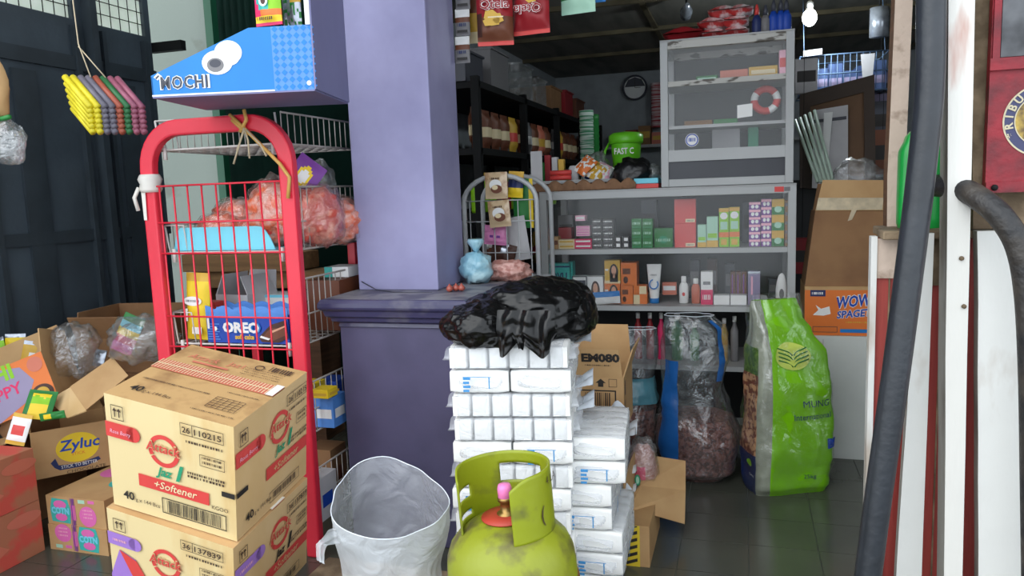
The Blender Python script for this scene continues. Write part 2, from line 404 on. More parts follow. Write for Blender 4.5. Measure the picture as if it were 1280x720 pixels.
ST = dict(kw=dict(kind='structure'))
board('door_2', 1.90, (1119, 0), (1109, 262), (1141, 0), (1130, 262), .988, 2.6, 'pinkish_jamb', 'brown_wood', .05, .004, **ST)
WP = 'white painted boards of the kiosk front'
board('wooden_board', 1.70, (1148, 290), (1120, 720), (1168, 285), (1152, 720), 0, .985, 'peel_white', 'plank_side', .025,
      kw=dict(label='narrow white board leaning right of the black hose, on the red half wall', cat='board', group=WP))
board('wooden_post', 1.64, (1186, 0), (1180, 720), (1219, 0), (1203, 720), 0, 2.6, 'rust_white', 'plank_side', .06,
      kw=dict(label='tall white painted post with peeling orange rust-coloured patches', cat='post'))
board('wooden_board', 1.66, (1222, 288), (1223, 720), (1272, 296), (1279, 720), 0, .99, 'peel_white', 'plank_side', .03,
      kw=dict(label='wide white board with a crack, rightmost, under the red sign', cat='board', group=WP))
board('wooden_board', 1.69, (1288, 288), (1292, 720), (1340, 296), (1350, 720), 0, .99, 'peel_white', 'plank_side', .03,
      kw=dict(label='white board at the right edge of the photo behind the curved hose', cat='board', group=WP))
board('wall_right_cladding', 1.72, (1213, 0), (1217, 262), (1380, 0), (1380, 275), .99, 2.6, 'grime_brown', 'grime_brown', .03, **ST)
# the bulb and its cord
t = T('ceiling_lamp', 'glowing white bulb hanging from the shop ceiling', 'lamp', at(1012, 22, y=4.2)+V((0, 0, -.04)))
mat('bulb', (255, 255, 250), .5, emit=12, var=0)
m = MB(); m.ball((0, 0, .04), (.035, .035, .042), 'bulb'); m.obj('bulb', t)
m = MB(); m.lathe([(.016, .07), (.018, .11), (.008, .12)], 'peel_white', 14); m.tube([(0, 0, .12), (0, 0, .2)], .003, 'black_metal'); m.obj('socket', t)
pl = bpy.data.objects.new('bulb_light', bpy.data.lights.new('bulb_light', 'POINT')); C.objects.link(pl)
pl.location = t.location+V((0, -.06, -.03)); pl.data.energy = 12; pl.data.shadow_soft_size = .04; pl.data.color = (.85, .95, 1)
# ================================================================ LEFT SIDE: red rack, display box, cartons
mat('red_paint', (222, 46, 66), .35, var=.08, vs=5, bump=.05)
mat('white_wire', (214, 210, 206), .4, var=.1)
mat('grey_wire', (176, 170, 164), .4, var=.2)
mat('tape_white', (226, 222, 214), .4); mat('tie_yellow', (206, 160, 84), .6, var=.2, vs=30); mat('string_beige', (196, 180, 150), .7)
mat('kraft', (196, 158, 110), .75, rgb2=(178, 138, 92), fac=(.4, .7), vs=7, bump=.05)
mat('kraft_light', (214, 182, 134), .75, rgb2=(206, 168, 112), fac=(.45, .75), vs=6, bump=.06, stretch=(1, 1, .5))
mat('kraft_cream', (226, 204, 152), .7, rgb2=(212, 172, 108), fac=(.56, .74), vs=6, bump=.06, stretch=(1.3, 1.3, .35))
mat('kraft_dark', (150, 112, 76), .8, rgb2=(130, 94, 64), fac=(.4, .7), vs=7, bump=.06)
mat('kraft_red', (178, 112, 82), .75, rgb2=(206, 84, 70), fac=(.48, .56), vs=7)
mat('kraft_top_dirty', (190, 152, 100), .8, rgb2=(150, 112, 70), fac=(.5, .72), vs=14)
for nm, c in dict(p_red=(214, 70, 66), p_redfade=(206, 116, 92), p_pink=(222, 110, 180), p_hot=(220, 40, 100), p_green=(44, 150, 110), p_black=(40, 36, 34), p_brownblack=(72, 54, 42), p_cream=(232, 214, 172),
                  p_white=(236, 236, 234), p_blue=(24, 70, 170), p_sky=(20, 122, 200), p_lblue=(84, 140, 216), p_yellow=(238, 204, 40), p_orange=(226, 120, 50), p_purple=(160, 120, 200), p_violet=(120, 60, 150),
                  p_teal=(60, 180, 170), p_cyan=(120, 210, 232), p_navy=(28, 44, 96), p_grey=(120, 118, 120), p_dgrey=(64, 66, 76), p_lime=(140, 200, 30), p_slate=(118, 118, 158), p_brown=(110, 62, 40), p_choc=(70, 38, 26), p_gold=(214, 170, 60),
                  p_kgreen=(30, 120, 50), p_lpink=(240, 180, 200), p_mint=(170, 214, 190), p_dred=(150, 24, 34), p_skin=(214, 160, 130)).items(): mat(nm, c, .5, var=.05)

def rectpath(mb, pts, wd, dp, m, closed=False):
    """sweep of a flat rectangular bar in the xz plane; wd across, dp along y"""
    pts = [V(p) for p in pts]; n = len(pts); vs = []
    for i, p in enumerate(pts):
        a = pts[max(0, i-1)]; b = pts[min(n-1, i+1)]; t = (b-a).normalized(); s = V((t.z, 0, -t.x))*(wd/2)
        for q, r in ((s, -dp/2), (s, dp/2), (-s, dp/2), (-s, -dp/2)): vs.append(p+q+V((0, r, 0)))
    fs = [(3, 2, 1, 0), tuple((n-1)*4+k for k in range(4))]
    for i in range(n-1):
        for k in range(4): fs.append((i*4+k, i*4+(k+1) % 4, i*4+4+(k+1) % 4, i*4+4+k))
    mb.add(vs, fs, m)
rk = T('display_rack', 'red metal snack rack with white wire baskets left of the lavender pillar', 'rack', (-1.5, 2.15, 0))
W = dict(world=True)
def arch(y, x0, x1, zt, r, n=8):
    p = [(x0, y, 0), (x0, y, zt-r)]
    for i in range(1, n): a = math.pi-math.pi/2*i/n; p.append((x0+r+r*math.cos(a), y, zt-r+r*math.sin(a)))
    p += [(x0+r, y, zt), (x1-r, y, zt)]
    for i in range(1, n): a = math.pi/2-math.pi/2*i/n; p.append((x1-r+r*math.cos(a), y, zt-r+r*math.sin(a)))
    return p+[(x1, y, zt-r), (x1, y, 0)]
m = MB(); rectpath(m, arch(1.95, -1.752, -1.262, 1.325, .12), .048, .03, 'red_paint'); m.obj('front_frame', rk, world=True, bevel=.006)
for xq, zq in ((-1.745, .64), (-1.318, .94)): m = MB(); m.box(xq-.015, 2.39, 0, xq+.015, 2.42, zq, 'red_paint'); m.obj('rear_post', rk, world=True, bevel=.004)
m = MB()
for i in range(9): x = -1.716+.0512*i; m.tube([(x, 1.945, .12), (x, 1.945, 1.152)], .0028, 'red_paint', 6)
for z in (1.152, 1.04, .945, .80-.052, .652, .55, .45, .35, .25, .12): m.tube([(-1.74, 1.942, z), (-1.275, 1.942, z)], .003, 'red_paint', 6)
m.obj('wire_grid', rk, world=True)
def basket(z, hl, hr, y0=1.975, y1=2.42, x0=-1.735, x1=-1.285):
    m = MB(); a = 'white_wire'; g = 'grey_wire'
    for x, h in ((x0, hl), (x1, hr)):
        m.tube([(x, y0, z+h), (x, y1, z+h)], .0032, g, 6); m.tube([(x, y0, z), (x, y1, z)], .003, g, 6)
        if h > .12: m.tube([(x, y0, z+h*.45), (x, y1, z+h*.45)], .0025, g, 6)
        n = int((y1-y0)/.034)
        for i in range(n+1): y = y0+(y1-y0)*i/n; m.tube([(x, y, z), (x, y, z+h)], .0018, g, 5)
    m.tube([(x0, y0, z+hl), (x0+.012, y0, z), (x1-.012, y0, z), (x1-.02, y0, z+hr)], .0035, a, 6)
    m.tube([(x0, y0, z+hl), (x0+.07, y0, z+hl), (x0+.07, y0+.01, z)], .0025, a, 6)
    m.tube([(x0, y1, z+hl), (x0, y1, z), (x1, y1, z), (x1, y1, z+hr)], .003, g, 6)
    n = 12
    for i in range(1, n): x = x0+(x1-x0)*i/n; m.tube([(x, y0, z), (x, y1, z)], .0016, g, 5)
    for i in range(1, 9): y = y0+(y1-y0)*i/9; m.tube([(x0, y, z), (x1, y, z)], .0016, g, 5)
    for x in (x0+.03, x1-.03): m.tube([(x, y0-.004, z-.03), (x, y0-.004, z+.012)], .006, a, 6)
    m.obj('wire_basket', rk, world=True)
basket(1.262, .09, .09, x1=-1.29); basket(.945, .085, .19); basket(.655, .10, .20); basket(.37, .08, .16); basket(.09, .08, .16)
# tape on the left post, yellow tie and beige strings on the top bar
m = MB(); m.tube([(-1.752, 1.95, z) for z in (1.135, 1.145, 1.16, 1.175, 1.185, 1.19)], .03, 'tape_white', 10, rad=[.028, .034, .03, .036, .031, .028])
m.tube([(-1.775, 1.925, 1.15), (-1.79, 1.92, 1.12), (-1.782, 1.922, 1.08)], .006, 'tape_white', 6); m.slab([(-1.772, 1.93, 1.14), (-1.757, 1.93, 1.14), (-1.760, 1.93, 1.05), (-1.771, 1.93, 1.05)], .001, 'tape_white', (0, -1, 0))
m.obj('white_plastic_wrap', rk, world=True)
m = MB()
c = at(305, 153, y=1.925)
for q in (((287, 143), (305, 160), (330, 185), (350, 205), (362, 222), (360, 248)), ((305, 137), (308, 150), (300, 165)), ((290, 150), (310, 168))):
    m.tube([at(*p, y=1.925) for p in q], .0055, 'tie_yellow', 6)
for q in (((305, 160), (298, 185), (292, 205)), ((305, 160), (310, 175), (312, 198)), ((308, 162), (325, 180), (333, 195)), ((306, 160), (300, 178), (296, 188))):
    m.tube([at(*p, y=1.92) for p in q], .0028, 'string_beige', 5)
m.obj('yellow_tie', rk, world=True)

# --- mochi display box: turned a little, its side panel facing the street
mm = T('display_box', 'blue display box with sloping side and white rice cakes, on top of the red rack', 'box', M=XF((-1.035, 1.745, 1.372), rz=13))
th = .004; m = MB(); Lb = .425
side = [(-Lb, 0, 0), (0, 0, 0), (0, 0, .158), (-.160, 0, .158), (-Lb, 0, .052)]
def panel(y, mt): m.slab([(p[0], y, p[2]) for p in side], th, mt, (0, -1, 0))
panel(0, 'p_sky')
f = m.face((-Lb, 0, 0), (1, 0, 0), (0, 0, 1))
f.rect(.322, .0, Lb, .158, 'p_lblue', .5)
for i in range(7):
    for j in range(9):
        if (i*.0185+.322+.009) < Lb: cx, cy = .332+i*.0185, .009+j*.0178; f.poly([(cx-.008, cy), (cx, cy-.008), (cx+.008, cy), (cx, cy+.008)], 'p_sky', 1.5)
f.rect(0, 0, .322, .004, 'p_white', 2)
f.ell(.208, .100, .036, .030, 'p_white', 1.5); f.ell(.178, .077, .040, .030, 'p_white', 2); f.ell(.210, .090, .028, .022, 'p_white', 2.2)
f.ell(.173, .071, .022, .0175, 'p_grey', 3); f.ell(.173, .075, .015, .010, 'p_dgrey', 3.5)
for b, mt, k, a_ in ((.06, 'p_white', 3, .023), (.018, 'p_dgrey', 4.5, .026)): f.text('MOCHI', a_, .018, .030, mt, k=k, bold=b, space=1.15, w=.124 if b < .05 else .132)
f.poly([(.008, .048), (.02, .058), (.03, .05), (.018, .04)], 'p_white', 2); f.poly([(.012, .046), (.021, .053), (.024, .050), (.015, .043)], 'p_dgrey', 3)
f.ell(.412, .016, .006, .006, 'p_white', 3)
m.obj('side_panel', mm)
m = MB(); panel(.30, 'p_slate'); m.obj('side_panel', mm)
m = MB(); m.box(-Lb, 0, -.004, 0, .30, 0, 'p_slate'); m.obj('floor_panel', mm)
m = MB(); m.box(0, -.002, 0, .004, .302, .56, 'p_slate'); m.box(-.012, -.004, .158, .0, .0, .56, 'p_white'); m.obj('tall_back_panel', mm)
m = MB(); m.box(-Lb, 0, 0, -Lb+.004, .3, .05, 'p_sky'); m.obj('front_lip', mm)
MATS['p_slate'] = mat('p_mauve', (150, 140, 172), .5, var=.05)
# snack packets hanging above the display box
def hang_pouch(name, label, px, py, y, w, h, t, m0, mf, cat='packet', group=None, rz=0, ry=0, seed=0, extra=None, wr=.25, back=None):
    p = at(px, py, y=y); r = T(name, label, cat, M=XF((p.x, p.y, p.z), rz=rz, ry=ry), group=group)
    g = MB(); pouch(g, w, h, t, m0, mf, wr=wr, seed=seed, back=back)
    if extra: extra(g)
    g.obj('pouch', r); k_ = MB(); k_.tube([(0, 0, h*.96), (0, 0, (2.13 if y > 2.3 else 2.62)-p.z)], .0012, 'string_beige', 4); k_.obj('string', r); return r
def cmap(*rows):
    """colour bands by height; a row is (v_top, material) or (v_top, left, right, split)"""
    def f(u, v):
        for r in rows:
            if v <= r[0]: return r[1] if len(r) == 2 else (r[1] if u < r[3] else r[2])
        return rows[-1][1]
    return f
mat('foil_silver', (170, 176, 186), .25, metal=.6, var=.3, vs=30)
hang_pouch('snack_packet', 'pink and green snack packet with yellow foot hanging above the blue display box', 337, 32, 1.78, .078, .125, .02, 'p_teal',
           lambda u, v: 'p_hot' if v < .07 else 'p_yellow' if v < .16 else ('p_hot' if u+v*.5 < .35 else 'p_orange' if v < .34 else 'p_teal' if u < .55 else 'p_lime' if v < .7 else 'p_teal'), seed=2,
           group='packets hanging above the display box', extra=lambda g: (g.face((-.03, -.0125, .03), (1, 0, 0), (0, 0, 1)).bars(.004, -.018, .05, -.010, 'p_choc', 8, 2), g.face((-.005, -.014, .06), (1, 0, 0), (0, 0, 1)).ell(0, 0, .013, .014, 'p_white', 1), g.face((-.005, -.014, .06), (1, 0, 0), (0, 0, 1)).ell(0, 0, .007, .009, 'p_choc', 2)))
hang_pouch('snack_packet', 'silver-blue crinkled packet hanging right beside the pink and green one', 367, 40, 1.83, .055, .13, .015, 'foil_silver',
           lambda u, v: 'p_gold' if .55 < v < .75 and u > .5 else 'foil_silver' if noise.noise(V((u*9, v*9, 3))) > -.1 else 'p_kgreen', seed=5, group='packets hanging above the display box')

# --- Attack cartons: stack of two, leaning a little
AT = {}
def attack(name, label, px, py, dd, rot, w, d, h, low=False):
    M = Matrix.Translation(at(px, py, d=dd)) @ Matrix.Rotation(math.radians(rot[2]), 4, 'Z') @ Matrix.Rotation(math.radians(rot[1]), 4, 'Y') @ Matrix.Rotation(math.radians(rot[0]), 4, 'X')
    if low: M = AT['c'] @ Matrix.Translation((.004, -.020, -AT['h']-.003)) @ Matrix.Rotation(math.radians(-1), 4, 'Z')
    AT['c'] = M.copy(); AT['h'] = h
    M = M @ Matrix.Translation((-w/2, d/2, -h))
    t = T(name, label, 'box', M=M, group='detergent cartons in the left foreground')
    m = MB()
    def sag(u, v, n): return noise.noise(V((u*3, v*3, n+(5 if low else 0))))*.004*math.sin(math.pi*u)*math.sin(math.pi*v)
    cm = 'kraft_cream'
    m.grid(lambda u, v: (-w/2+w*u, -d/2-abs(sag(u, v, 1)), h*v), 10, 8, cm); m.grid(lambda u, v: (w/2+abs(sag(u, v, 2)), -d/2+d*u, h*v), 10, 8, 'kraft_light')
    m.grid(lambda u, v: (w/2-w*u, d/2, h*v), 4, 4, cm); m.grid(lambda u, v: (-w/2, d/2-d*u, h*v), 4, 4, cm)
    m.grid(lambda u, v: (-w/2+w*u, -d/2+d*v, h+.3*sag(u, v, 3)), 10, 10, 'kraft_top_dirty' if not low else 'kraft'); m.grid(lambda u, v: (-w/2+w*u, d/2-d*v, 0), 2, 2, cm)
    F_ = {k: Frame(m, q.o, q.u, q.v, q.n, .0012) for k, q in faces(m, w, d, h).items()}
    lg, rib = ('p_red', 'p_red' if not low else 'p_purple')
    def side(f, W, front):
        X = lambda a: a*W; Y = lambda b: b*h
        f.box(X(.055), Y(.80), X(.155), Y(.925), .0016, 'p_brownblack', 3); 
        for a in (.08, .115): f.rect(X(a), Y(.825), X(a)+.003, Y(.88), 'p_brownblack', 3); f.poly([(X(a)-.004, Y(.875)), (X(a)+.007, Y(.875)), (X(a)+.0015, Y(.905))], 'p_brownblack', 3)
        r1 = .27 if front else .37
        f.rect(0, Y(.64), X(r1)-.016, Y(.77), rib, 3); f.ell(X(r1)-.016, Y(.705), .018, Y(.065), rib, 3)
        (f.text('Rose Berry', .012, Y(.68), .010, 'p_lpink', k=4, shear=.2, w=X(r1)*.62) if not low else f.bars(.015, Y(.69), X(r1)*.6, Y(.715), 'p_lpink', 9, 4))
        cx, cy, rr = X(.46 if front else .58), Y(.635 if front else .70), .040
        if low and front: cx, cy = X(.47), Y(.61)
        f.ring(cx, cy, rr, rr*1.02, .0105, lg, 3, -150, 155); f.ring(cx, cy, rr, rr*1.02, .0105, lg, 3, 155, 205); f.text('Attack', cx-rr*1.15, cy-.004, .026, 'kraft_light', k=4.5, bold=.05, w=rr*2.3, shear=.1); f.text('Attack', cx-rr*1.1, cy-.002, .023, lg, k=5.5, bold=.01, w=rr*2.2, shear=.1)
        gm = 'p_green' if not (low and not front) else 'p_black'
        f.text('Jaz', cx-rr*.6, cy-rr*1.62, .022, gm, k=4, bold=.03, shear=.3); f.text('1', cx+rr*.72, cy-rr*1.66, .040, gm, k=4, bold=.03, shear=.3)
        if front: f.rect(X(.24), Y(.265), X(.80), Y(.375), 'p_red', 3); f.text('+Softener', X(.37), Y(.295), .019, 'p_cream', k=4, bold=.01, shear=.25, w=X(.34))
        else: f.rect(X(.38), Y(.31), X(.98), Y(.42), 'p_red', 3); f.text('+Softener', X(.48), Y(.335), .018, 'kraft_light', k=4, bold=.01, shear=.25, w=X(.36))
        a0, a1 = (.60, .93) if front else (.68, .98)
        num = ('26', '110215') if not low else ('36', '137839')
        f.box(X(a0), Y(.83), X(a1), Y(.93), .0013, 'p_brownblack', 3); f.rect(X(a0+.09), Y(.83), X(a0+.095), Y(.93), 'p_brownblack', 3)
        f.text(num[0], X(a0)+.006, Y(.855), .014, 'p_brownblack', k=4, bold=.02, w=X(.06)); f.text(num[1], X(a0+.11), Y(.855), .014, 'p_brownblack', k=4, bold=.02, w=X(a1-a0-.125))
        for (b, q) in ((.77, 14), (.50, 16), (.47, 12)): f.bars(X(a0+.04), Y(b), X(a1), Y(b)+.006, 'p_brownblack', q, 3, seed=q)
        f.box(X(a0+.14), Y(.60), X(a1), Y(.70), .0012, 'p_brownblack', 3)
        for b in (.665, .625): f.bars(X(a0+.16), Y(b), X(a1-.02), Y(b)+.006, 'p_brownblack', 12, 3, seed=3)
        f.text('40', X(.10), Y(.105), .021, 'p_black', k=3, bold=.02); f.text('g x 144 Bcs', X(.10)+.033, Y(.105), .010, 'p_brownblack', k=3)
        if front:
            f.box(X(.42), Y(.075), X(.93), Y(.215), .0022, 'p_black', 3); f.bars(X(.46), Y(.09), X(.89), Y(.20), 'p_black', 34, 3); f.text('KGOO', X(.82), Y(.245), .010, 'p_brownblack', k=3)
            f.rect(X(.90), Y(.385), X(1), Y(.43), 'p_black', 3)
        else: f.rect(0, Y(.385), X(.14), Y(.43), 'p_black', 3); f.box(X(.42), Y(.07), X(.86), Y(.17), .0013, 'p_brownblack', 3); f.bars(X(.47), Y(.09), X(.81), Y(.15), 'p_brownblack', 24, 3)
    side(F_['front'], w, True); side(F_['right'], d, False)
    if low:
        f = F_['front']; f.poly([(0, h*.30), (.03, h*.60), (.075, h*.54), (.135, 0), (0, 0)], 'p_purple', 2.5); f.poly([(.03, h*.60), (.078, h*.53), (.15, .02), (.10, .02)], 'p_red', 3)
    f = F_['top']
    f.rect(0, d*.50, w, d*.66, 'p_redfade', 2)
    for i in range(40): f.rect(w*i/40, d*.505, w*i/40+.0022, d*.655, 'p_cream', 3)
    f.rect(0, d*.575, w, d*.585, 'p_cream', 3.5); f.rect(w*.94, d*.49, w, d*.67, 'tape_white', 4)
    f.text('Attack', w*.12, d*.77, .022, 'p_redfade', k=2.5, shear=.2); f.text('Jaz1', w*.45, d*.79, .02, 'p_redfade', k=2.5); f.rect(w*.2, d*.71, w*.5, d*.735, 'p_redfade', 2.5)
    f.ring(w*.68, d*.87, .012, .012, .003, 'p_brownblack', 2.5); 
    for i in range(4): f.bars(w*.60, d*(.72+.035*i), w*.92, d*(.72+.035*i)+.002, 'p_brownblack', 20, 2.5, seed=i)
    f.bars(w*.76, d*.85, w*.95, d*.93, 'p_brownblack', 9, 2.5)
    f.text('40', w*.10, d*.12, .022, 'p_black', k=2.5, bold=.02); f.text('g x 144 Bcs', w*.10+.036, d*.125, .011, 'p_brownblack', k=2.5)
    f.bars(w*.08, d*.31, w*.62, d*.325, 'p_brownblack', 40, 2.5); f.bars(w*.70, d*.40, w*.95, d*.41, 'p_brownblack', 20, 2.5); f.bars(w*.62, d*.08, w*.95, d*.09, 'p_brownblack', 24, 2.5)
    for i in range(6): f.rect(w*.68, d*(.15+.032*i), w*.90, d*(.15+.032*i)+.0015, 'p_brownblack', 2.5); f.rect(w*(.68+.044*i), d*.15, w*(.68+.044*i)+.0015, d*.31, 'p_brownblack', 2.5)
    m.obj('body', t); return t
attack('detergent_carton', 'upper cream detergent carton with a round red logo and red ribbon, stacked on another', 292, 534, 1.60, (10.1, 10.9, 1.4), .3315, .290, .293)
attack('detergent_carton', 'lower cream detergent carton with a purple ribbon, bottom of the foreground stack', 283, 695, 1.60, (9.5, 10.9, 0), .345, .30, .268, True)

# --- cartons stacked at the far left
mb_ = lambda w, d, h, m='kraft': carton(w, d, h, m)
def pcarton(name, label, x0, y0, z0, w, d, h, m, pr, rz=0, group=None):
    b = carton(w, d, h, m); pr(faces(b, w, d, h)) if pr else None
    o = b.obj(name, label=label, cat='box', group=group, bevel=.002); o.rotation_euler.z = 0
    R_ = Matrix.Rotation(math.radians(rz), 4, 'Z'); c = R_ @ V((w/2, d/2, 0)); o.location = V((x0, y0, z0))+c; o.rotation_euler.z = math.radians(rz); return o
def pink_print(F_, flip=False):
    for fn, W in (('front', .235), ('top', .235)):
        f = F_[fn]; hh = .095 if fn == 'front' else .3
        a, b = (.03, .135) if not flip else (.135, .03)
        if fn == 'top': f.ell(.07, .22, .05, .05, 'p_pink', 1); f.ell(.17, .16, .045, .06, 'p_teal', 1); f.ell(.17, .16, .03, .04, 'p_cyan', 2); continue
        f.poly([(a-.012, .01), (a+.062, .006), (a+.068, .05), (a+.058, .086), (a-.006, .088), (a-.016, .05)], 'p_teal', 1)
        f.ell(a+.026, .068, .026, .014, 'p_pink', 2); f.ell(a+.028, .026, .024, .013, 'p_pink', 2); f.text('COTN', a-.01, .038, .020, 'p_cyan', k=3, bold=.06, w=.072)
        f.ell(b+.03, .036 if not flip else .06, .034, .034 if not flip else .03, 'p_pink', 1)
        for q in range(3): f.bars(b+.012, .03+.012*q+(.02 if flip else 0), b+.05, .035+.012*q+(.02 if flip else 0), 'p_lpink', 8, 2)
        f.rect(b-.005, .078 if not flip else .008, b+.022, .090 if not flip else .02, 'p_mint', 1); f.rect(b+.035, .080 if not flip else .01, b+.06, .09 if not flip else .02, 'p_pink', 1)
        f.bars(.098, .004, .118, .092, 'p_violet', 4, 2); f.bars(.10, .02, .12, .07, 'p_pink', 3, 2.5)
G = 'pink and teal printed cartons'
pcarton('sanitary_carton', 'lower brown carton with pink and teal bubbles, on the floor beside the red cartons', -2.150, 1.80, 0, .235, .30, .085, 'kraft', lambda q: pink_print(q, True), group=G)
pcarton('sanitary_carton', 'upper brown carton with pink and teal bubbles, under the box with the yellow oval logo', -2.152, 1.805, .0855, .235, .30, .095, 'kraft', pink_print, group=G)
def red_print(F_):
    f = F_['right']; f.poly([(.0, .02), (.10, .01), (.42, .05), (.40, .10), (.0, .12)], 'kraft_red', 1); f.ell(.40, .13, .06, .02, 'p_redfade', 2); f.poly([(.20, .04), (.27, .03), (.34, .06), (.30, .09), (.22, .08)], 'p_redfade', 2)
    f = F_['top']; f.rect(.05, .1, .25, .4, 'kraft_red', 1)
G = 'red printed cartons at the left edge'
pcarton('red_printed_carton', 'lower red printed carton on the floor at the left edge', -2.49, 1.33, 0, .33, .46, .172, 'kraft_red', red_print, group=G)
pcarton('red_printed_carton', 'upper red printed carton at the left edge, dusty brown top', -2.488, 1.335, .1725, .33, .455, .172, 'kraft_red', red_print, group=G)
pcarton('plain_carton', 'brown carton with black lettering behind the upper red carton at the left edge', -2.62, 1.90, 0, .24, .28, .43, 'kraft_dark', lambda q: q['front'].text('K', .14, .30, .09, 'p_black', k=1, bold=.03))
pcarton('plain_carton', 'plain brown carton standing under the big open box by the dark door', -2.50, 2.26, 0, .40, .38, .47, 'kraft_dark', None)
# the Zyluc box, open, with packets in it
def zy(m, F_):
    f = F_['front']; c = .135
    f.ell(c, .088, .066, .052, 'p_yellow', 1); f.text('Zyluc', c-.056, .083, .036, 'p_blue', k=3, bold=.02, w=.125, shear=.15); f.text('STICK', c-.02, .062, .011, 'p_orange', k=3)
    f.poly([(c-.085, .048), (c-.07, .062), (c-.062, .036), (c, .030), (c+.06, .042), (c+.066, .030), (c+.02, .016), (c-.06, .018), (c-.075, .03)], 'p_navy', 2); f.text('STICK TO BETTER', c-.055, .022, .011, 'p_white', k=4, w=.11)
    f.text('CHOCOLATE', c-.04, .001, .011, 'p_brownblack', k=2, w=.12)
    f = F_['left']; f.ell(.05, .10, .03, .03, 'p_yellow', 1); f.text('uc', .04, .09, .022, 'p_blue', k=2); f.rect(.01, .05, .07, .07, 'p_navy', 2)
zx = at(46, 600, z=.183)
zr = 50
zM = Matrix.Translation(zx) @ Matrix.Rotation(math.radians(zr), 4, 'Z') @ Matrix.Translation((.115, .095, 0))
open_carton('snack_carton', 'open carton with a yellow oval and blue lettering, on the pink and teal cartons', zM, .24, .19, .165, 'kraft', flaps=(None, 125, 165, 200), fl=(.1, .13, .13, .1), prints=zy)
def loose(name, label, M, w, h, t, m0, mf=None, cat='packet', group=None, seed=0, extra=None, wr=.2):
    g = MB(); pouch(g, w, h, t, m0, mf, wr=wr, seed=seed)
    if extra: extra(g)
    r = T(name, label, cat, M=M, group=group); g.obj('pouch', r); return r
def fr(g, y, z, x=0): return g.face((x, y, z), (1, 0, 0), (0, 0, 1))
loose('seasoning_packet', 'yellow-green packet with green border sticking out of the yellow-logo carton', pose(44, 524, -35, 12, 30, y=1.86), .085, .10, .012, 'p_kgreen', lambda u, v: 'p_kgreen' if u < .15 or u > .85 or v > .85 else 'p_yellow' if v < .35 or noise.noise(V((u*4, v*4, 1))) > 0 else 'p_lime')
loose('seasoning_stick', 'thin green stick pack lying on the edge of the yellow-logo carton', pose(50, 522, 0, 82, 10, y=1.84), .025, .09, .01, 'p_kgreen', lambda u, v: 'p_yellow' if .2 < v < .5 and .2 < u < .8 else 'p_kgreen')
loose('candy_packet', 'small orange, yellow and white packet leaning on the brown carton at the left', pose(18, 556, -18, 14, 20, y=1.80), .06, .10, .014, 'p_white', lambda u, v: 'p_gold' if v < .12 or v > .88 else 'p_red' if .3 < v < .62 and .15 < u < .85 else 'p_white')
# tilted carton printed in orange and violet, full of snacks
def happy(m, F_):
    f = F_['front']; f.rect(0, 0, .27, .15, 'p_orange', 1); f.poly([(0, .02), (.10, .0), (.19, .03), (.225, .08), (.20, .13), (.12, .15), (0, .15)], 'p_slate', 2)
    f.text('OCHI', .03, .11, .042, 'p_lime', k=3, bold=.04); f.text('HAPPY', .05, .055, .032, 'p_hot', k=3, bold=.02, rise=.05); f.ell(.242, .122, .022, .022, 'p_redfade', 3); f.ell(.235, .035, .032, .026, 'p_choc', 3); f.ell(.235, .035, .02, .018, 'p_gold', 4); f.ell(.06, .025, .04, .02, 'p_orange', 4)
hM = Matrix.Translation(at(-24, 534, y=1.88)+V((.05, -.01, 0))) @ Matrix.Rotation(math.radians(26), 4, 'Z') @ Matrix.Rotation(math.radians(-20), 4, 'Y') @ Matrix.Rotation(math.radians(-14), 4, 'X') @ Matrix.Translation((.09, .09, 0)) @ Matrix.Scale(1.18, 4)
open_carton('snack_carton', 'tilted open carton printed orange and violet, full of snack packets', hM, .27, .17, .15, 'kraft', flaps=(None, 100, 95, 100), fl=(.1, .07, .10, .07), prints=happy)
for i, (px, py, cc, nm) in enumerate(((8, 425, 'p_lime', 'green'), (28, 420, 'p_yellow', 'yellow'), (45, 430, 'p_gold', 'golden'), (10, 452, 'p_mint', 'pale green'))):
    loose('snack_packet', nm+' snack packet standing in the tilted orange and violet carton', pose(px-8, py+34, -8, -10+12*i, 20+9*i, y=2.10+.03*(i % 2)), .07, .11, .02, cc, lambda u, v, c=cc: 'p_white' if .4 < v < .6 and .3 < u < .7 else 'foil_silver' if v > .9 else c, group='snacks in the tilted carton', seed=i)
# big brown open box by the dark door
bM = Matrix.Translation(at(150, 455, y=2.36)) @ Matrix.Rotation(math.radians(8), 4, 'Z')
bM.translation.z = .472; bM.translation.x = -2.27; bM.translation.y = 2.385
open_carton('open_carton', 'big plain brown open carton against the dark door', bM, .34, .26, .13, 'kraft_dark', flaps=(118, 100, 84, 84), fl=(.10, .09, .10, .10))
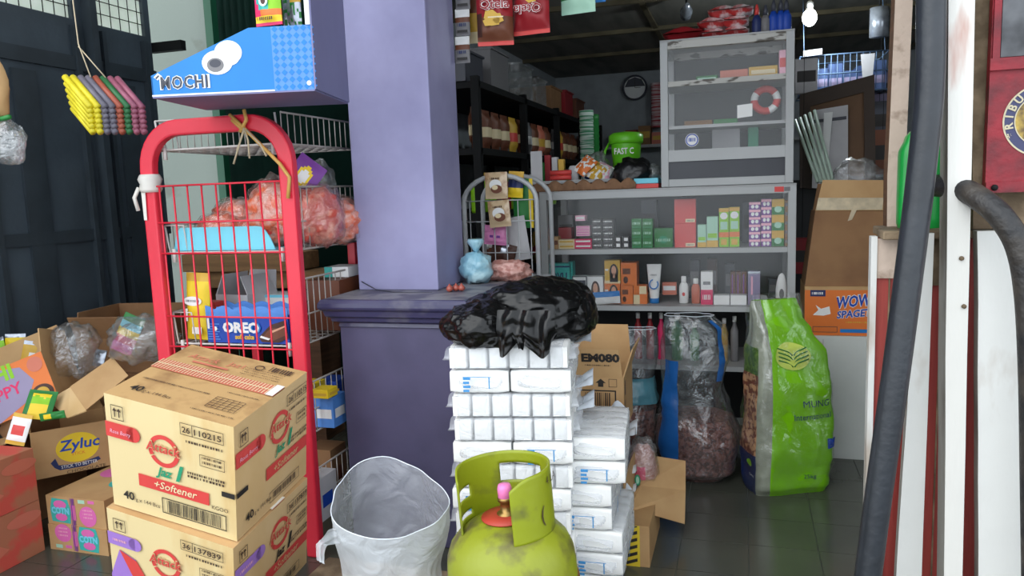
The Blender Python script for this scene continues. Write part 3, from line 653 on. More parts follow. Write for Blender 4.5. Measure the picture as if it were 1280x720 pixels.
# loose bent cardboard flap leaning on the Zyluc box
m = MB(); P = [at(88, 484, y=1.97), at(141, 447, y=2.06), at(161, 470, y=2.04), at(108, 513, y=1.92)]
m.slab(P, .004, 'kraft'); m.slab([P[0], at(60, 500, y=1.96), at(84, 522, y=1.90), P[3]], .004, 'kraft_light', (0, -.5, 1))
m.obj('cardboard_sheet', label='folded piece of brown cardboard lying across the yellow-logo carton', cat='cardboard')
film('clear', (190, 196, 198), .10, gloss=.45); film('clear_thin', (236, 200, 190), .05, gloss=.3, bump=.9, bs=24); film('milky', (222, 226, 228), .42, gloss=.45); film('haze_clear', (170, 176, 176), .2, gloss=.4, bs=22)
def clump(name, label, c, r, m0, amp=.35, fr=2.2, seed=0, cat='bag', group=None, neck=None, nu=26, nv=16, p=.8, part='bag'):
    g = MB(); g.ball((0, 0, r[2]), r, m0, nu, nv, amp, fr, seed, p=p)
    if neck is None: 
        g.M = Matrix()
        for v in g.v: v += V(c)
        return g.obj(name, label=label, cat=cat, group=group)
    t = T(name, label, cat, c, group=group); g.obj(part, t); k = MB(); k.lathe([(.004, 0), (.012, .015), (.03, .04), (.026, .05)], m0, 14, (0, 0, 2*r[2]*.93)); k.obj('gathered_neck', t); return t
clump('plastic_bag', 'crumpled clear plastic bag between the tilted carton and the big open carton', at(95, 470, y=2.08), (.09, .07, .095), 'clear', seed=3)
clump('plastic_bag', 'crumpled clear bag on the cartons just left of the red rack post', at(180, 450, y=2.1), (.12, .09, .075), 'haze_clear', seed=8)
loose('snack_packet', 'green, yellow and pink packet standing inside the clear bag left of the rack', pose(150, 440, -10, 25, 10, y=2.14), .08, .14, .02, 'p_kgreen', cmap((.25, 'p_pink'), (.45, 'p_hot'), (.6, 'p_yellow'), (.8, 'p_cyan'), (1, 'p_kgreen')), seed=4)
loose('silver_packet', 'small silvery packet in front of the big brown open carton', pose(122, 458, -20, 5, 0, y=2.12), .05, .06, .02, 'foil_silver')
# timber stack behind the rack
t = T('timber_stack', 'stack of raw brown boards behind the red rack by the white wall', 'wood', (-2.2, 3.05, 0))
for k, (x0, x1, z0, z1) in enumerate(((-2.49, -1.9, .78, .86), (-2.47, -2.2, .87, .92), (-2.46, -1.75, .70, .775))):
    m = MB(); m.box(x0, 2.92+.02*k, z0, x1, 3.14, z1, 'raw_wood'); m.obj('board', t, world=True, bevel=.003)
for xq in (-2.46, -1.9): m = MB(); m.box(xq, 2.95, 0, xq+.09, 3.12, .70, 'brown_wood'); m.obj('trestle', t, world=True)

# --- goods in the red rack
mat('cracker', (236, 112, 72), .35, rgb2=(238, 176, 160), fac=(.42, .62), vs=38, bump=.8, bs=60, coat=.6)
mat('cracker2', (206, 84, 70), .35, rgb2=(232, 160, 140), fac=(.45, .65), vs=30, bump=.8, bs=50, coat=.6)
GR = 'bags of reddish crackers in the rack'
for i, (px, py, y, r, mt, lb) in enumerate((
        (278, 312, 2.09, (.065, .05, .045), 'cracker', 'bag of pale red crackers at the left of the rack basket above the blue tray'),
        (302, 302, 2.16, (.075, .055, .062), 'cracker', 'tall bag of orange crackers in the middle of the upper rack basket'),
        (322, 312, 2.12, (.05, .045, .042), 'cracker2', 'small bag of crackers behind the blue tray, in front of the tall one'),
        (353, 330, 2.10, (.085, .05, .085), 'cracker', 'large bag of pink crackers against the near right rack post, left side'),
        (352, 290, 2.2, (.08, .06, .06), 'cracker2', 'bag of crackers at the back with a red and yellow packet on it'),
        (402, 310, 2.14, (.06, .06, .075), 'cracker2', 'bag of red crackers right of the near rack post'),
        (425, 306, 2.26, (.065, .06, .06), 'cracker', 'bag of red crackers next to the lavender pillar'))):
    p = at(px, py, y=y); p.z = .95; t = T('cracker_bag', lb, 'bag', p, group=GR); r = tuple(k*1.22 for k in r)
    g = MB(); g.ball((0, 0, r[2]*.98), r, mt, 24, 16, .22, 3.2, i*2+1, p=.75); g.obj('crackers', t)
    g = MB(); g.ball((0, 0, r[2]*1.02), (r[0]*1.06, r[1]*1.06, r[2]*1.08), 'clear_thin', 24, 14, .25, 2.6, i*2+1, p=.75); g.obj('clear_film', t)
mat('tray_cyan', (120, 212, 234), .5, var=.04)
m = MB(); A, B = at(218, 318, y=1.982), at(345, 318, y=1.982); n = 24; pts = []
for i in range(n+1):
    u = i/n; hgt = .075*min(1, (u/.08))**.5 if u < .08 else .072*(1-max(0, (u-.84)/.16)**2.2); pts.append((u, hgt))
poly = [V((A.x, 1.982, .95)), V((B.x, 1.982, .95))]+[V((A.x+(B.x-A.x)*u, 1.982, .95+h)) for u, h in reversed(pts) if h > .002]
m.slab(poly, .003, 'tray_cyan', (0, -1, 0)); m.box(A.x, 1.985, .949, B.x, 2.13, .952, 'tray_cyan')
m.obj('cardboard_tray', label='light blue cardboard tray lip at the front of the upper rack basket', cat='tray')
loose('candy_packet', 'purple packet with yellow and white ring standing askew in the upper rack basket', pose(366, 240, -8, 38, 10, y=2.13), .10, .12, .012, 'p_violet', lambda u, v: 'p_white' if (u-.5)**2+(v-.5)**2 < .035 else 'p_yellow' if (u-.5)**2+(v-.5)**2 < .085 else 'p_violet')
loose('candy_packet', 'red, yellow and black flat packet lying on the cracker bags', pose(332, 284, -60, 70, 10, y=2.04), .05, .12, .01, 'p_red', cmap((.3, 'p_red'), (.75, 'p_yellow', 'p_choc', .5), (1, 'p_red')))
clump('plastic_bag', 'clear bag with pink tape in the upper rack basket, next to the pillar', V((-1.385, 2.30, 1.08)), (.065, .06, .07), 'clear', seed=12)
g = MB(); g.tube([(-1.37, 2.24, 1.10), (-1.36, 2.235, 1.15), (-1.34, 2.25, 1.19)], .008, 'p_hot', 6); g.obj('pink_ribbon', label='pink ribbon hanging from the clear bag next to the pillar', cat='ribbon')
# yellow refill pouch
t = loose('refill_pouch', 'yellow refill pouch with white oval label standing in the middle rack basket', XF((-1.672, 2.01, .662), rx=-3, ry=2), .088, .215, .035, 'p_yellow',
          lambda u, v: 'p_gold' if v > .9 else 'p_yellow', wr=.12,
          extra=lambda g: (g.face((-.006, -.021, .125), (1, 0, 0), (0, 0, 1)).ell(0, 0, .034, .015, 'p_white', 1), g.face((-.006, -.021, .125), (1, 0, 0), (0, 0, 1)).bars(-.026, -.003, .026, .004, 'p_grey', 11, 2),
                           g.face((0, -.0185, .02), (1, 0, 0), (0, 0, 1)).rect(-.012, 0, .024, .022, 'p_white', 1), g.face((0, -.020, .06), (1, 0, 0), (0, 0, 1)).rect(-.036, 0, -.026, .04, 'p_white', 1)))
# OREO display box
t = T('biscuit_box', 'blue biscuit box with scalloped top in the middle rack basket', 'box', (-1.475, 2.03, .660))
m = MB(); m.box(-.14, -.05, 0, .155, .06, .085, 'p_blue'); n = 30
m.M = Matrix()
for yy in (-.051, .05):
    poly = [V((-.14, yy, .083)), V((.155, yy, .083))]+[V((.155-.295*i/60, yy, .105+.012*abs(math.sin(math.pi*i/60*4.3+.6)))) for i in range(61)]
    m.slab(poly, .002, 'p_lblue', (0, -1, 0))
f = m.face((-.14, -.0535, 0), (1, 0, 0), (0, 0, 1))
for b, mt, k in ((.07, 'p_sky', 1), (.05, 'p_white', 2)): f.text('OREO', .062, .035, .030, mt, k=k, bold=b, w=.132 if b < .06 else .138)
f.text('soft cake', .105, .014, .014, 'p_gold', k=3, bold=.05, w=.07)
f.poly([(.19, .02), (.235, .06), (.29, .075), (.295, .02), (.26, .005), (.2, .006)], 'p_choc', 2); f.poly([(.20, .018), (.235, .05), (.29, .05), (.29, .03), (.24, .01)], 'p_brown', 3); f.poly([(.195, .02), (.225, .012), (.232, .017), (.2, .026)], 'p_white', 4); f.poly([(.24, .035), (.29, .055), (.29, .060), (.24, .042)], 'p_skin', 4)
for i in range(7): f.rect(.006, .010+.008*i, .05-.004*(i % 3), .013+.008*i, 'p_lblue', 1)
f.rect(.006, .045, .014, .078, 'p_white', 2); f.ell(.034, .045, .007, .007, 'p_white', 2)
m.obj('carton', t)
for i in range(5):
    g = MB(); pouch(g, .055, .10, .03, 'p_lblue', seed=i, wr=.1); 
    for v in g.v: v += V((-.11+.06*i, 0, .005))
    g.obj('wrapped_cake', t)
pb = lambda nm, lb, px, py, y, z, w, d, h, mt, pr=None, rz=0, group=None, cat='box', lid=None: _pb(nm, lb, px, py, y, z, w, d, h, mt, pr, rz, group, cat)
def _pb(nm, lb, px, py, y, z, w, d, h, mt, pr, rz, group, cat):
    p = at(px, py, y=y); g = MB(); g.box(-w/2, -d/2, 0, w/2, d/2, h, mt)
    if pr: pr(faces(g, w, d, h))
    o = g.obj(nm, label=lb, cat=cat, group=group, bevel=.0012); o.location = (p.x, y, z); o.rotation_euler.z = math.radians(rz); return o
mat('card_grey', (196, 194, 196), .7)
open_carton('opened_box', 'opened light grey card box behind the yellow pouch in the middle rack basket', XF((-1.62, 2.20, .66), rz=-8), .14, .14, .13, 'card_grey', flaps=(None, 60, 105, 70), fl=.07)
pb('jar_box', 'red and black jar carton behind the yellow pouch in the rack', 267, 370, 2.12, .66, .05, .05, .11, 'p_red', lambda q: q['front'].ell(.025, .05, .02, .02, 'p_choc', 1))
pb('brown_box', 'dark brown carton with pink lettering at the back of the middle rack basket', 315, 350, 2.36, .66, .11, .05, .16, 'p_brown', lambda q: q['front'].bars(.01, .1, .09, .13, 'p_hot', 7, 1))
pb('white_box', 'low white box with pale blue edge beside the near right rack post', 356, 378, 2.25, .745, .12, .10, .035, 'p_white', lambda q: q['front'].rect(0, .026, .12, .035, 'p_cyan', 1), group='white boxes in the middle rack basket')
pb('white_box', 'flat white box under the one with the pale blue edge in the rack', 352, 386, 2.24, .70, .16, .12, .04, 'p_white', group='white boxes in the middle rack basket')
pb('biscuit_box', 'dark red biscuit box lying behind the scalloped blue box', 345, 395, 2.18, .66, .16, .10, .038, 'p_dred', lambda q: q['front'].rect(.05, .01, .11, .03, 'p_white', 1))
pb('white_box', 'white box with teal end in the rack just left of the pillar', 430, 345, 2.33, .83, .09, .10, .035, 'p_white', lambda q: q['front'].rect(0, 0, .03, .035, 'p_teal', 1))
pb('brown_box', 'brown box under the white and teal one, rack just left of the pillar', 418, 365, 2.28, .66, .12, .14, .168, 'p_brown')
GL = 'packs in the lower rack baskets'
for i, (px, y, z, w, d, h, mt, pr, lb) in enumerate((
        (412, 2.10, .375, .07, .08, .10, 'p_lblue', 'p_white', 'light blue pack right of the red post, second basket from the floor'),
        (417, 2.22, .375, .08, .09, .12, 'p_blue', 'p_white', 'dark blue pack behind the light blue one in the rack'),
        (408, 2.06, .48, .055, .06, .028, 'p_yellow', 'p_gold', 'yellow pack lying on the light blue pack in the rack'),
        (385, 2.12, .375, .08, .1, .13, 'p_yellow', 'p_navy', 'yellow and navy pack behind the red post in the rack'),
        (384, 2.03, .095, .11, .1, .14, 'card_grey', 'p_blue', 'grey box with a blue stripe in the lowest rack basket'),
        (402, 2.2, .095, .1, .1, .17, 'kraft_dark', 'p_brown', 'brown box at the back of the lowest rack basket'),
        (350, 2.1, .095, .09, .1, .13, 'p_red', 'p_yellow', 'red and yellow box at the left in the lowest rack basket'),
        (330, 2.1, .375, .1, .1, .12, 'p_orange', 'p_white', 'orange box hidden half behind the stacked cartons in the rack'))):
    pb('grocery_pack', lb, px, 500, y, z, w, d, h, mt, lambda q, w=w, h=h, pr=pr: (q['front'].rect(w*.1, h*.3, w*.9, h*.6, pr, 1), q['right'].rect(.01, h*.3, .07, h*.6, pr, 1)), group=GL, cat='packet')

# --- bundles of plastic straws hanging by a string in front of the dark door
t = T('straw_bundle', 'bundle of yellow, grey, green and pink straws hanging before the dark door', 'straws', at(125, 175, y=1.62))
A_ = at(83, 100, y=1.66); dirv = (at(118, 145, y=1.60)-A_); 
cols = ['p_yellow', 'p_yellow', 'p_grey', 'p_grey', 'p_redfade', 'p_kgreen', 'p_pink', 'p_pink']
Ln = V((.088, -.015, -.085)); st = V((.0125, .012, .0)); org = at(81, 96, y=1.62)
mat('straw_pink', (150, 84, 104), .5, var=.2, vs=40); mat('straw_grey', (104, 100, 112), .5, var=.2, vs=40); mat('straw_yellow', (216, 200, 40), .5, var=.15, vs=40); mat('straw_green', (40, 104, 60), .5); mat('straw_red', (160, 80, 60), .5)
cc = ['straw_yellow', 'straw_yellow', 'straw_grey', 'straw_grey', 'straw_red', 'straw_green', 'straw_pink', 'straw_pink']
for row in range(6):
    g = MB()
    for i in range(8):
        a = org+st*i+V((-.001, .002, -.0135))*row+Ln*(.03*row)
        mt = 'straw_yellow' if (row > 0 and i < 2) else cc[i]
        g.tube([a, a+Ln*(1-.04*row)], .0086, mt, 8)
    g.obj('straw_pack', t, world=True)
g = MB(); kn = org+st*3+Ln*.15+V((0, 0, .012))
g.tube([kn, at(98, 55, y=1.66), at(91, 0, y=1.66), V((at(90, -20, y=1.66).x, 1.66, 2.61))], .0018, 'string_beige', 5); g.tube([kn+st*2, at(98, 58, y=1.66)], .0018, 'string_beige', 5); g.obj('string', t, world=True)
# clear bag hanging at the far left
t = T('hanging_bag', 'clear plastic bag with green tie hanging at the left edge', 'bag', at(8, 205, y=1.5))
g = MB(); c = at(10, 178, y=1.5); g.ball(c, (.045, .035, .055), 'clear', 22, 14, .2, 2, 4); g.obj('clear_bag', t, world=True)
g = MB(); g.tube([at(-4, 150, y=1.5), at(12, 146, y=1.49)], .006, 'p_kgreen', 6); g.obj('green_tie', t, world=True)
g = MB(); q = at(-6, 110, y=1.5); g.ball(q, (.03, .03, .075), 'kraft', 16, 12, .2, 2, 4); g.tube([q+V((0, 0, .07)), V((q.x, q.y, 2.61))], .0015, 'string_beige', 4); g.obj('brown_wrapping', t, world=True)
# ================================================================ CENTRE: glass cabinets and what stands on and in them
mat('alu', (176, 178, 178), .4, var=.06, vs=4, bump=.05); mat('alu_peel', (186, 184, 178), .55, rgb2=(90, 84, 76), fac=(.56, .62), vs=26, stretch=(.5, 1, 1.4))
mat('panel_dark', (52, 54, 62), .4); mat('cab_back', (78, 80, 80), .6); mat('cab_back_dark', (34, 36, 38), .6); mat('cab_white', (166, 166, 166), .5)
film('glass', (150, 158, 160), .03, rough=.16, bump=.0, gloss=.08, bs=3)
CY = 3.12
def cabinet(name, label, x0, x1, z0, z1, shelves, dp, fw_=.03, back='cab_back', peel=False, panel=None, open_below=None):
    t = T(name, label, 'cabinet', ((x0+x1)/2, CY+dp/2, z0))
    m = MB(); a = 'alu'; y0, y1 = CY, CY+dp
    for x in (x0, x1-fw_):
        for y in (y0, y1-fw_): m.box(x, y, z0, x+fw_, y+fw_, z1, a)
    for z in (z0, z1-fw_):
        for y in (y0, y1-fw_): m.box(x0+fw_, y, z, x1-fw_, y+fw_, z+fw_, a if not (peel and z > z0) else 'alu_peel')
        for x in (x0, x1-fw_): m.box(x, y0+fw_, z, x+fw_, y1-fw_, z+fw_, a)
    m.obj('frame', t, world=True, bevel=.002)
    m = MB(); m.box(x0+fw_, y1-.012, z0+.01, x1-fw_, y1-.006, z1-.01, back); m.obj('back_panel', t, world=True)
    m = MB(); m.box(x0, y0, z1, x1, y1, z1+.006, 'cab_white'); m.obj('top_panel', t, world=True)
    for z in shelves:
        m = MB(); m.box(x0+.012, y0+.012, z-.012, x1-.012, y1-.014, z, 'cab_white'); (m.box(x0+fw_, y0+.004, z-.018, x1-fw_, y0+.014, z+.002, a if not peel else 'alu_peel') if not (peel and z < 1.4) else None); m.obj('shelf', t, world=True)
    zb = panel[1] if panel else (open_below or z0+fw_)
    m = MB(); m.box(x0+fw_, y0+.008, zb, x1-fw_, y0+.011, z1-fw_, 'glass'); m.obj('glass_pane', t, world=True)
    for x in (x0+.004, x1-.007):
        m = MB(); m.box(x, y0+fw_, zb, x+.003, y1-fw_, z1-fw_, 'glass'); m.obj('glass_pane', t, world=True)
    if panel:
        m = MB(); m.box(x0+fw_, y0+.010, panel[0], x1-fw_, y0+.016, panel[1]-.045, 'panel_dark'); m.box(x0+fw_, y0, panel[1]-.045, x1-fw_, y0+.02, panel[1], a); m.obj('lower_panel', t, world=True)
    return t
low = cabinet('glass_cabinet', 'wide lower glass cabinet with aluminium frame full of cosmetics', -.82, .198, 0, 1.083, (.36, .605, .842), .42, back='cab_back_dark', open_below=.605)
m = MB(); m.box(.118, CY-.001, 1.058, .152, CY, 1.078, 'p_red'); m.box(.153, CY-.001, 1.060, .175, CY, 1.076, 'p_grey'); m.obj('price_sticker', low, world=True)
up = cabinet('glass_cabinet', 'narrow upper glass cabinet with peeling white top rail, standing on the wide one', -.312, .186, 1.091, 1.655, (1.33, 1.50), .33, peel=True, panel=(1.12, 1.235))
m = MB(); p = at(931, 139, y=CY+.006); m.slab([p+V((-.028, 0, -.025)), p+V((.028, 0, -.02)), p+V((.028, 0, .028)), p+V((-.028, 0, .024))], .001, 'p_white', (0, -1, 0)); m.obj('paper_note', up, world=True, label='small white paper note on the glass')
m = MB(); p = at(865, 175, y=CY+.006); f = m.face(p, (1, 0, 0), (0, 0, 1)); f.ell(0, 0, .026, .026, 'p_white', 1); f.ring(0, 0, .024, .024, .004, 'p_blue', 2); f.bars(-.016, -.006, .016, .008, 'p_blue', 6, 3); m.obj('round_sticker', up, world=True, label='round white and blue sticker on the glass')

# goods: boxes measured by the rectangle they fill on a shelf
def CX(cx): return 660+cx/3.657
def CYp(cy): return 220+cy/3.657
def good(name, label, cx0, cy0, cx1, cy1, mt, z, y=3.19, d=.05, pr=None, cat='box', group=None, n=1, crop=True, pn=None):
    a = (CX(cx0), CYp(cy0)) if crop else (cx0, cy0); b = (CX(cx1), CYp(cy1)) if crop else (cx1, cy1)
    A = at(a[0], b[1], y=y); B = at(b[0], b[1], y=y); Tp = at((a[0]+b[0])/2, a[1], y=y); w = B.x-A.x; h = max(.012, (Tp.z-z)); out = []
    for k in range(n):
        hh = h/n; g = MB(); g.box(-w/2+.0006, -d/2, 0, w/2-.0006, d/2, hh-.0008, mt)
        if pr: pr(g.face((-w/2, -d/2, 0), (1, 0, 0), (0, 0, 1)), w, hh)
        lb = label if n == 1 else ORD[k]+' from the bottom, '+label
        o = g.obj(name, label=lb, cat=cat, group=group); o.location = (A.x+w/2, y+d/2, z+k*hh); out.append(o)
    return out
Z1, Z2 = .8425, .6055
lab = lambda c1, c2=None: (lambda f, w, h: (f.rect(w*.08, h*.35, w*.92, h*.7, c1, 1), f.rect(w*.15, h*.42, w*.6, h*.6, c2, 2) if c2 else None))
good('medicine_box', 'small tan box, leftmost on the upper shelf of the wide cabinet', 98, 278, 140, 332, 'kraft', Z1, pr=lab('p_brown'))
G = 'low cream boxes in a stack'; good('soap_box', 'cream box stacked in a pair left of the hot pink boxes', 140, 290, 213, 333, 'p_cream', Z1, pr=lab('p_gold'), n=2, group=G)
good('soap_box', 'hot pink box in the pair under the pale pink boxes', 213, 288, 292, 335, 'p_hot', Z1, pr=lab('p_white'), n=2, group='hot pink boxes in a stack')
hz = Z1+.054
good('soap_box', 'pale pink flat box on the hot pink pair', 220, 228, 284, 288, 'p_lpink', hz, pr=lab('p_pink'), n=4, group='pale pink flat boxes')
good('cosmetic_box', 'white and pink upright box standing on the pale pink stack', 216, 180, 262, 228, 'p_lpink', hz+.065, pr=lab('p_white'))
good('red_jar', 'red plastic jar seen behind the cream boxes in the wide cabinet', 140, 235, 200, 288, 'p_dred', Z1, y=3.30, d=.06, cat='jar')
bl = lambda f, w, h: (f.bars(w*.12, h*.42, w*.88, h*.66, 'p_white', 7, 1), f.rect(w*.1, h*.15, w*.5, h*.22, 'p_grey', 1))
for a, b in ((293, 340), (342, 393)): good('black_box', 'flat black box with white lettering, '+('left' if a < 300 else 'right')+' tall black stack', a, 195, b, 332, 'p_black', Z1, pr=bl, n=5, group='flat black boxes')
for a, b in ((395, 426), (430, 462)): good('black_box', 'small black box with a white square, '+('left' if a < 400 else 'right')+' short stack', a, 277, b, 332, 'p_black', Z1, pr=lambda f, w, h: f.rect(w*.3, h*.25, w*.85, h*.8, 'p_white', 1), n=2, group='small black boxes with white squares')
gr = lambda f, w, h: (f.bars(w*.1, h*.4, w*.9, h*.65, 'p_mint', 6, 1), f.rect(w*.1, h*.1, w*.9, h*.15, 'p_green', 1))
for a, b in ((475, 521), (523, 571)): good('green_box', 'dark green box, '+('left' if a < 480 else 'right')+' green stack left of the red boxes', a, 195, b, 335, 'p_kgreen', Z1, pr=gr, n=3, group='dark green boxes')
good('green_pouch_box', 'dark green wide pack right beside the green box stacks', 577, 238, 662, 332, 'p_kgreen', Z1, y=3.21, pr=lambda f, w, h: (f.ell(w*.5, h*.4, w*.25, h*.2, 'p_green', 1), f.bars(w*.1, h*.3, w*.9, h*.45, 'p_mint', 8, 2)), cat='packet')
rd = lambda f, w, h: (f.rect(w*.52, h*.04, w*.95, h*.18, 'p_cream', 1), f.bars(w*.55, h*.07, w*.92, h*.14, 'p_grey', 6, 2))
good('red_box', 'upper one of the two plain red boxes stacked in the wide cabinet', 670, 105, 768, 328, 'p_red', Z1, pr=rd, n=2, group='big red boxes')
for o in bpy.data.objects:
    if o.get('group') == 'big red boxes': o['label'] = ('lower' if o.location.z < Z1+.01 else 'upper')+' one of the two plain red boxes stacked in the wide cabinet'
    if o.get('group') == 'low cream boxes in a stack': o['label'] = ('upper' if o.location.z > Z1+.01 else 'lower')+' cream box of the pair left of the hot pink boxes'
    if o.get('group') == 'hot pink boxes in a stack': o['label'] = ('upper' if o.location.z > Z1+.01 else 'lower')+' hot pink box of the pair under the pale pink stack'
lg = lambda f, w, h: (f.rect(w*.1, h*.55, w*.9, h*.75, 'p_mint', 1), f.rect(0, 0, w, h*.22, 'p_gold', 1), f.rect(w*.1, h*.3, w*.9, h*.45, 'p_lime', 1))
good('balm_box', 'shorter pale green box right of the red boxes', 775, 222, 815, 325, 'p_mint', Z1, pr=lg)
good('balm_box', 'taller pale green box between the short one and the two tall slim ones', 817, 185, 869, 325, 'p_mint', Z1, pr=lg)
tl = lambda f, w, h: (f.ell(w*.5, h*.8, w*.38, h*.09, 'p_white', 1), f.rect(0, h*.25, w, h*.38, 'p_orange', 1), f.rect(0, h*.9, w, h, 'p_gold', 1), f.rect(w*.2, h*.05, w*.8, h*.2, 'p_gold', 1), f.rect(w*.15, h*.45, w*.85, h*.65, 'p_mint', 1))
good('oil_box', 'left one of two tall slim yellow-green boxes with an orange band', 873, 147, 918, 325, 'p_lime', Z1, pr=tl, group='tall slim boxes')
good('oil_box', 'right one of two tall slim yellow-green boxes with an orange band', 920, 142, 967, 325, 'p_lime', Z1, pr=tl, group='tall slim boxes')
pu = lambda f, w, h: (f.rect(0, h*.62, w, h*.95, 'p_lpink', 1), f.ell(w*.32, h*.35, w*.15, h*.25, 'p_white', 1), f.ell(w*.68, h*.35, w*.15, h*.25, 'p_white', 1))
for a, b, t0 in ((1010, 1062, 118), (1065, 1112, 104)): good('milk_carton', 'purple and white pack, '+('left' if a < 1020 else 'right')+' purple column of the upper shelf', a, t0, b, 320, 'p_violet', Z1, pr=pu, n=6, group='purple and white packs')
good('tea_pack', 'yellow and green pack right of the purple columns', 1114, 105, 1170, 318, 'p_kgreen', Z1, pr=lambda f, w, h: (f.rect(0, h*.5, w, h, 'p_gold', 1), f.ell(w*.5, h*.35, w*.3, h*.2, 'p_mint', 2)), n=3, group='yellow and green packs')
good('grey_pack', 'narrow grey and tan pack, right end of the upper shelf', 1173, 110, 1195, 318, 'kraft_dark', Z1, pr=lab('p_grey'), n=5, group='grey packs')
good('teal_box', 'teal box with large dark letters at the left of the middle shelf', 95, 400, 192, 480, 'p_teal', Z2, pr=lambda f, w, h: (f.text('OVU', w*.12, h*.62, .026, 'p_navy', k=2, bold=.03, w=w*.75), f.rect(0, h*.9, w, h*.94, 'p_navy', 1)))
good('teal_box', 'plain teal box half behind the teal box with large letters', 186, 392, 207, 480, 'p_teal', Z2, y=3.22)
def lady(bg, hair='p_black', skin='p_skin', cx=.6, low=None):
    def f_(f, w, h):
        if low: f.rect(0, 0, w, h*low, 'p_cream', 1)
        f.ell(w*cx, h*.48, w*.28, h*.36, hair, 2); f.rect(w*(cx-.26), h*.06, w*(cx+.26), h*.45, hair, 2); f.ell(w*cx, h*.56, w*.15, h*.20, skin, 3); f.rect(w*(cx-.06), h*.24, w*(cx+.06), h*.42, skin, 3); f.rect(w*.05, h*.55, w*.25, h*.63, 'p_white', 3)
    return f_
good('hair_dye_box', 'white and black hair box without a face, beside the teal boxes', 205, 458, 272, 590, 'p_white', Z2, pr=lambda f, w, h: (f.box(0, 0, w, h, .004, 'p_dgrey', 1), f.rect(w*.1, h*.6, w*.9, h*.85, 'p_dgrey', 1)))
good('hair_dye_box', 'white box with a picture of a long-haired woman, left of the yellow box', 274, 460, 346, 590, 'p_white', Z2, pr=lady(None, 'p_choc', cx=.5))
good('hair_dye_box', 'orange box with a picture of a woman, under the yellow box', 350, 480, 422, 592, 'p_orange', Z2, pr=lady(None))
good('hair_dye_box', 'yellow box with a picture of a woman, on top of the orange one', 350, 385, 422, 478, 'p_gold', Z2+.0875, pr=lady(None, low=.12))
ob = lambda f, w, h: (f.rect(w*.12, h*.5, w*.6, h*.75, 'p_brown', 1), f.ell(w*.3, h*.25, w*.15, h*.15, 'p_choc', 1))
good('hair_cream_box', 'wide orange box on top of the small orange pack', 425, 396, 498, 494, 'p_orange', Z2+.078, pr=ob, d=.08)
good('hair_cream_box', 'small orange pack with a brown label under the wide orange box', 425, 498, 481, 590, 'p_orange', Z2, pr=ob, d=.08)
good('hair_cream_box', 'orange and white box left of the blue and white tube', 483, 536, 545, 592, 'p_orange', Z2, pr=lambda f, w, h: f.rect(0, 0, w*.45, h*.85, 'p_cream', 1))
good('hair_cream_box', 'flat orange pack lying on the orange and white box', 483, 500, 542, 535, 'p_orange', Z2+.043, pr=lambda f, w, h: f.rect(w*.45, 0, w, h*.9, 'p_cream', 1))
def bottle(name, label, cx, w, cy0, prof, mt, mf=None, y=3.2, z=Z2, cat='bottle', cap=None, capm='p_white', extra=None, sy=.6, group=None):
    p = at(CX(cx), CYp(590), y=y); h = at(CX(cx), CYp(cy0), y=y).z-z
    t = T(name, label, cat, (p.x, y+.02, z), group=group); g = MB(); g.lathe([(r*w/2, q*h) for r, q in prof], mt, 18, sy=sy, mf=mf)
    if extra: extra(g, w, h)
    g.obj('body', t)
    if cap: g = MB(); g.lathe([(r*w/2, q*h) for r, q in cap], capm, 16, sy=sy); g.obj('cap', t)
    return t
p = at(CX(576), CYp(590), y=3.2); h = at(CX(576), CYp(405), y=3.2).z-Z2
t = T('face_wash_tube', 'upright white tube with a blue ring, in the middle shelf', 'tube', (p.x, 3.22, Z2)); g = MB()
g.grid(lambda u, v: ((.019+.012*v)*math.cos(2*math.pi*u)*(1 if v < .98 else .98), (.016*(1-v)+.002)*math.sin(2*math.pi*u), .022+v*(h-.022)), 20, 8, 'p_white', True)
f = g.face((0, -.020, h*.5), (1, 0, 0), (0, 0, 1)); f.ring(0, 0, .020, .022, .005, 'p_sky', 1, 100, 400); f.bars(-.014, .036, .014, .043, 'p_grey', 6, 1); g.obj('body', t)
g = MB(); g.lathe([(.017, 0), (.020, .002), (.020, .024), (.018, .026)], 'p_sky', 18, sy=.8); g.obj('cap', t)
good('pink_sachet', 'pinkish sachet hanging behind the glass right of the blue and white tube', 614, 485, 680, 545, 'p_redfade', Z2+.03, y=3.26, d=.01, cat='packet', pr=lab('p_white'))
BP = [(.85, 0), (1, .03), (1, .62), (.8, .72), (.5, .78)]
bottle('lotion_bottle', 'white lotion bottle with a red dot, right of the tube', 711, .038, 460, BP, 'p_white', cap=[(.5, .78), (.55, .8), (.55, .98), (.4, 1)], extra=lambda g, w, h: g.face((0, -w*.31, h*.35), (1, 0, 0), (0, 0, 1)).ell(0, 0, .006, .008, 'p_red', 1))
bottle('lotion_bottle', 'salmon lotion bottle with white cap, next to the white one', 766, .035, 470, BP, 'p_redfade', cap=[(.5, .78), (.6, .8), (.6, .98), (.4, 1)])
good('cosmetic_box', 'white box with a pink foot beside the salmon bottle', 790, 437, 845, 592, 'p_white', Z2, pr=lambda f, w, h: (f.rect(0, 0, w, h*.45, 'p_hot', 1), f.rect(w*.2, h*.6, w*.8, h*.7, 'p_grey', 1), f.bars(w*.15, h*.15, w*.85, h*.3, 'p_white', 6, 2)))
good('white_box', 'low plain white box, left one of two in the middle shelf', 848, 545, 922, 592, 'p_white', Z2, group='low white boxes')
good('white_box', 'low plain white box, right one of two in the middle shelf', 925, 545, 1000, 592, 'p_white', Z2, group='low white boxes')
dk = lambda f, w, h: f.rect(w*.3, h*.1, w*.5, h*.9, 'p_violet', 1)
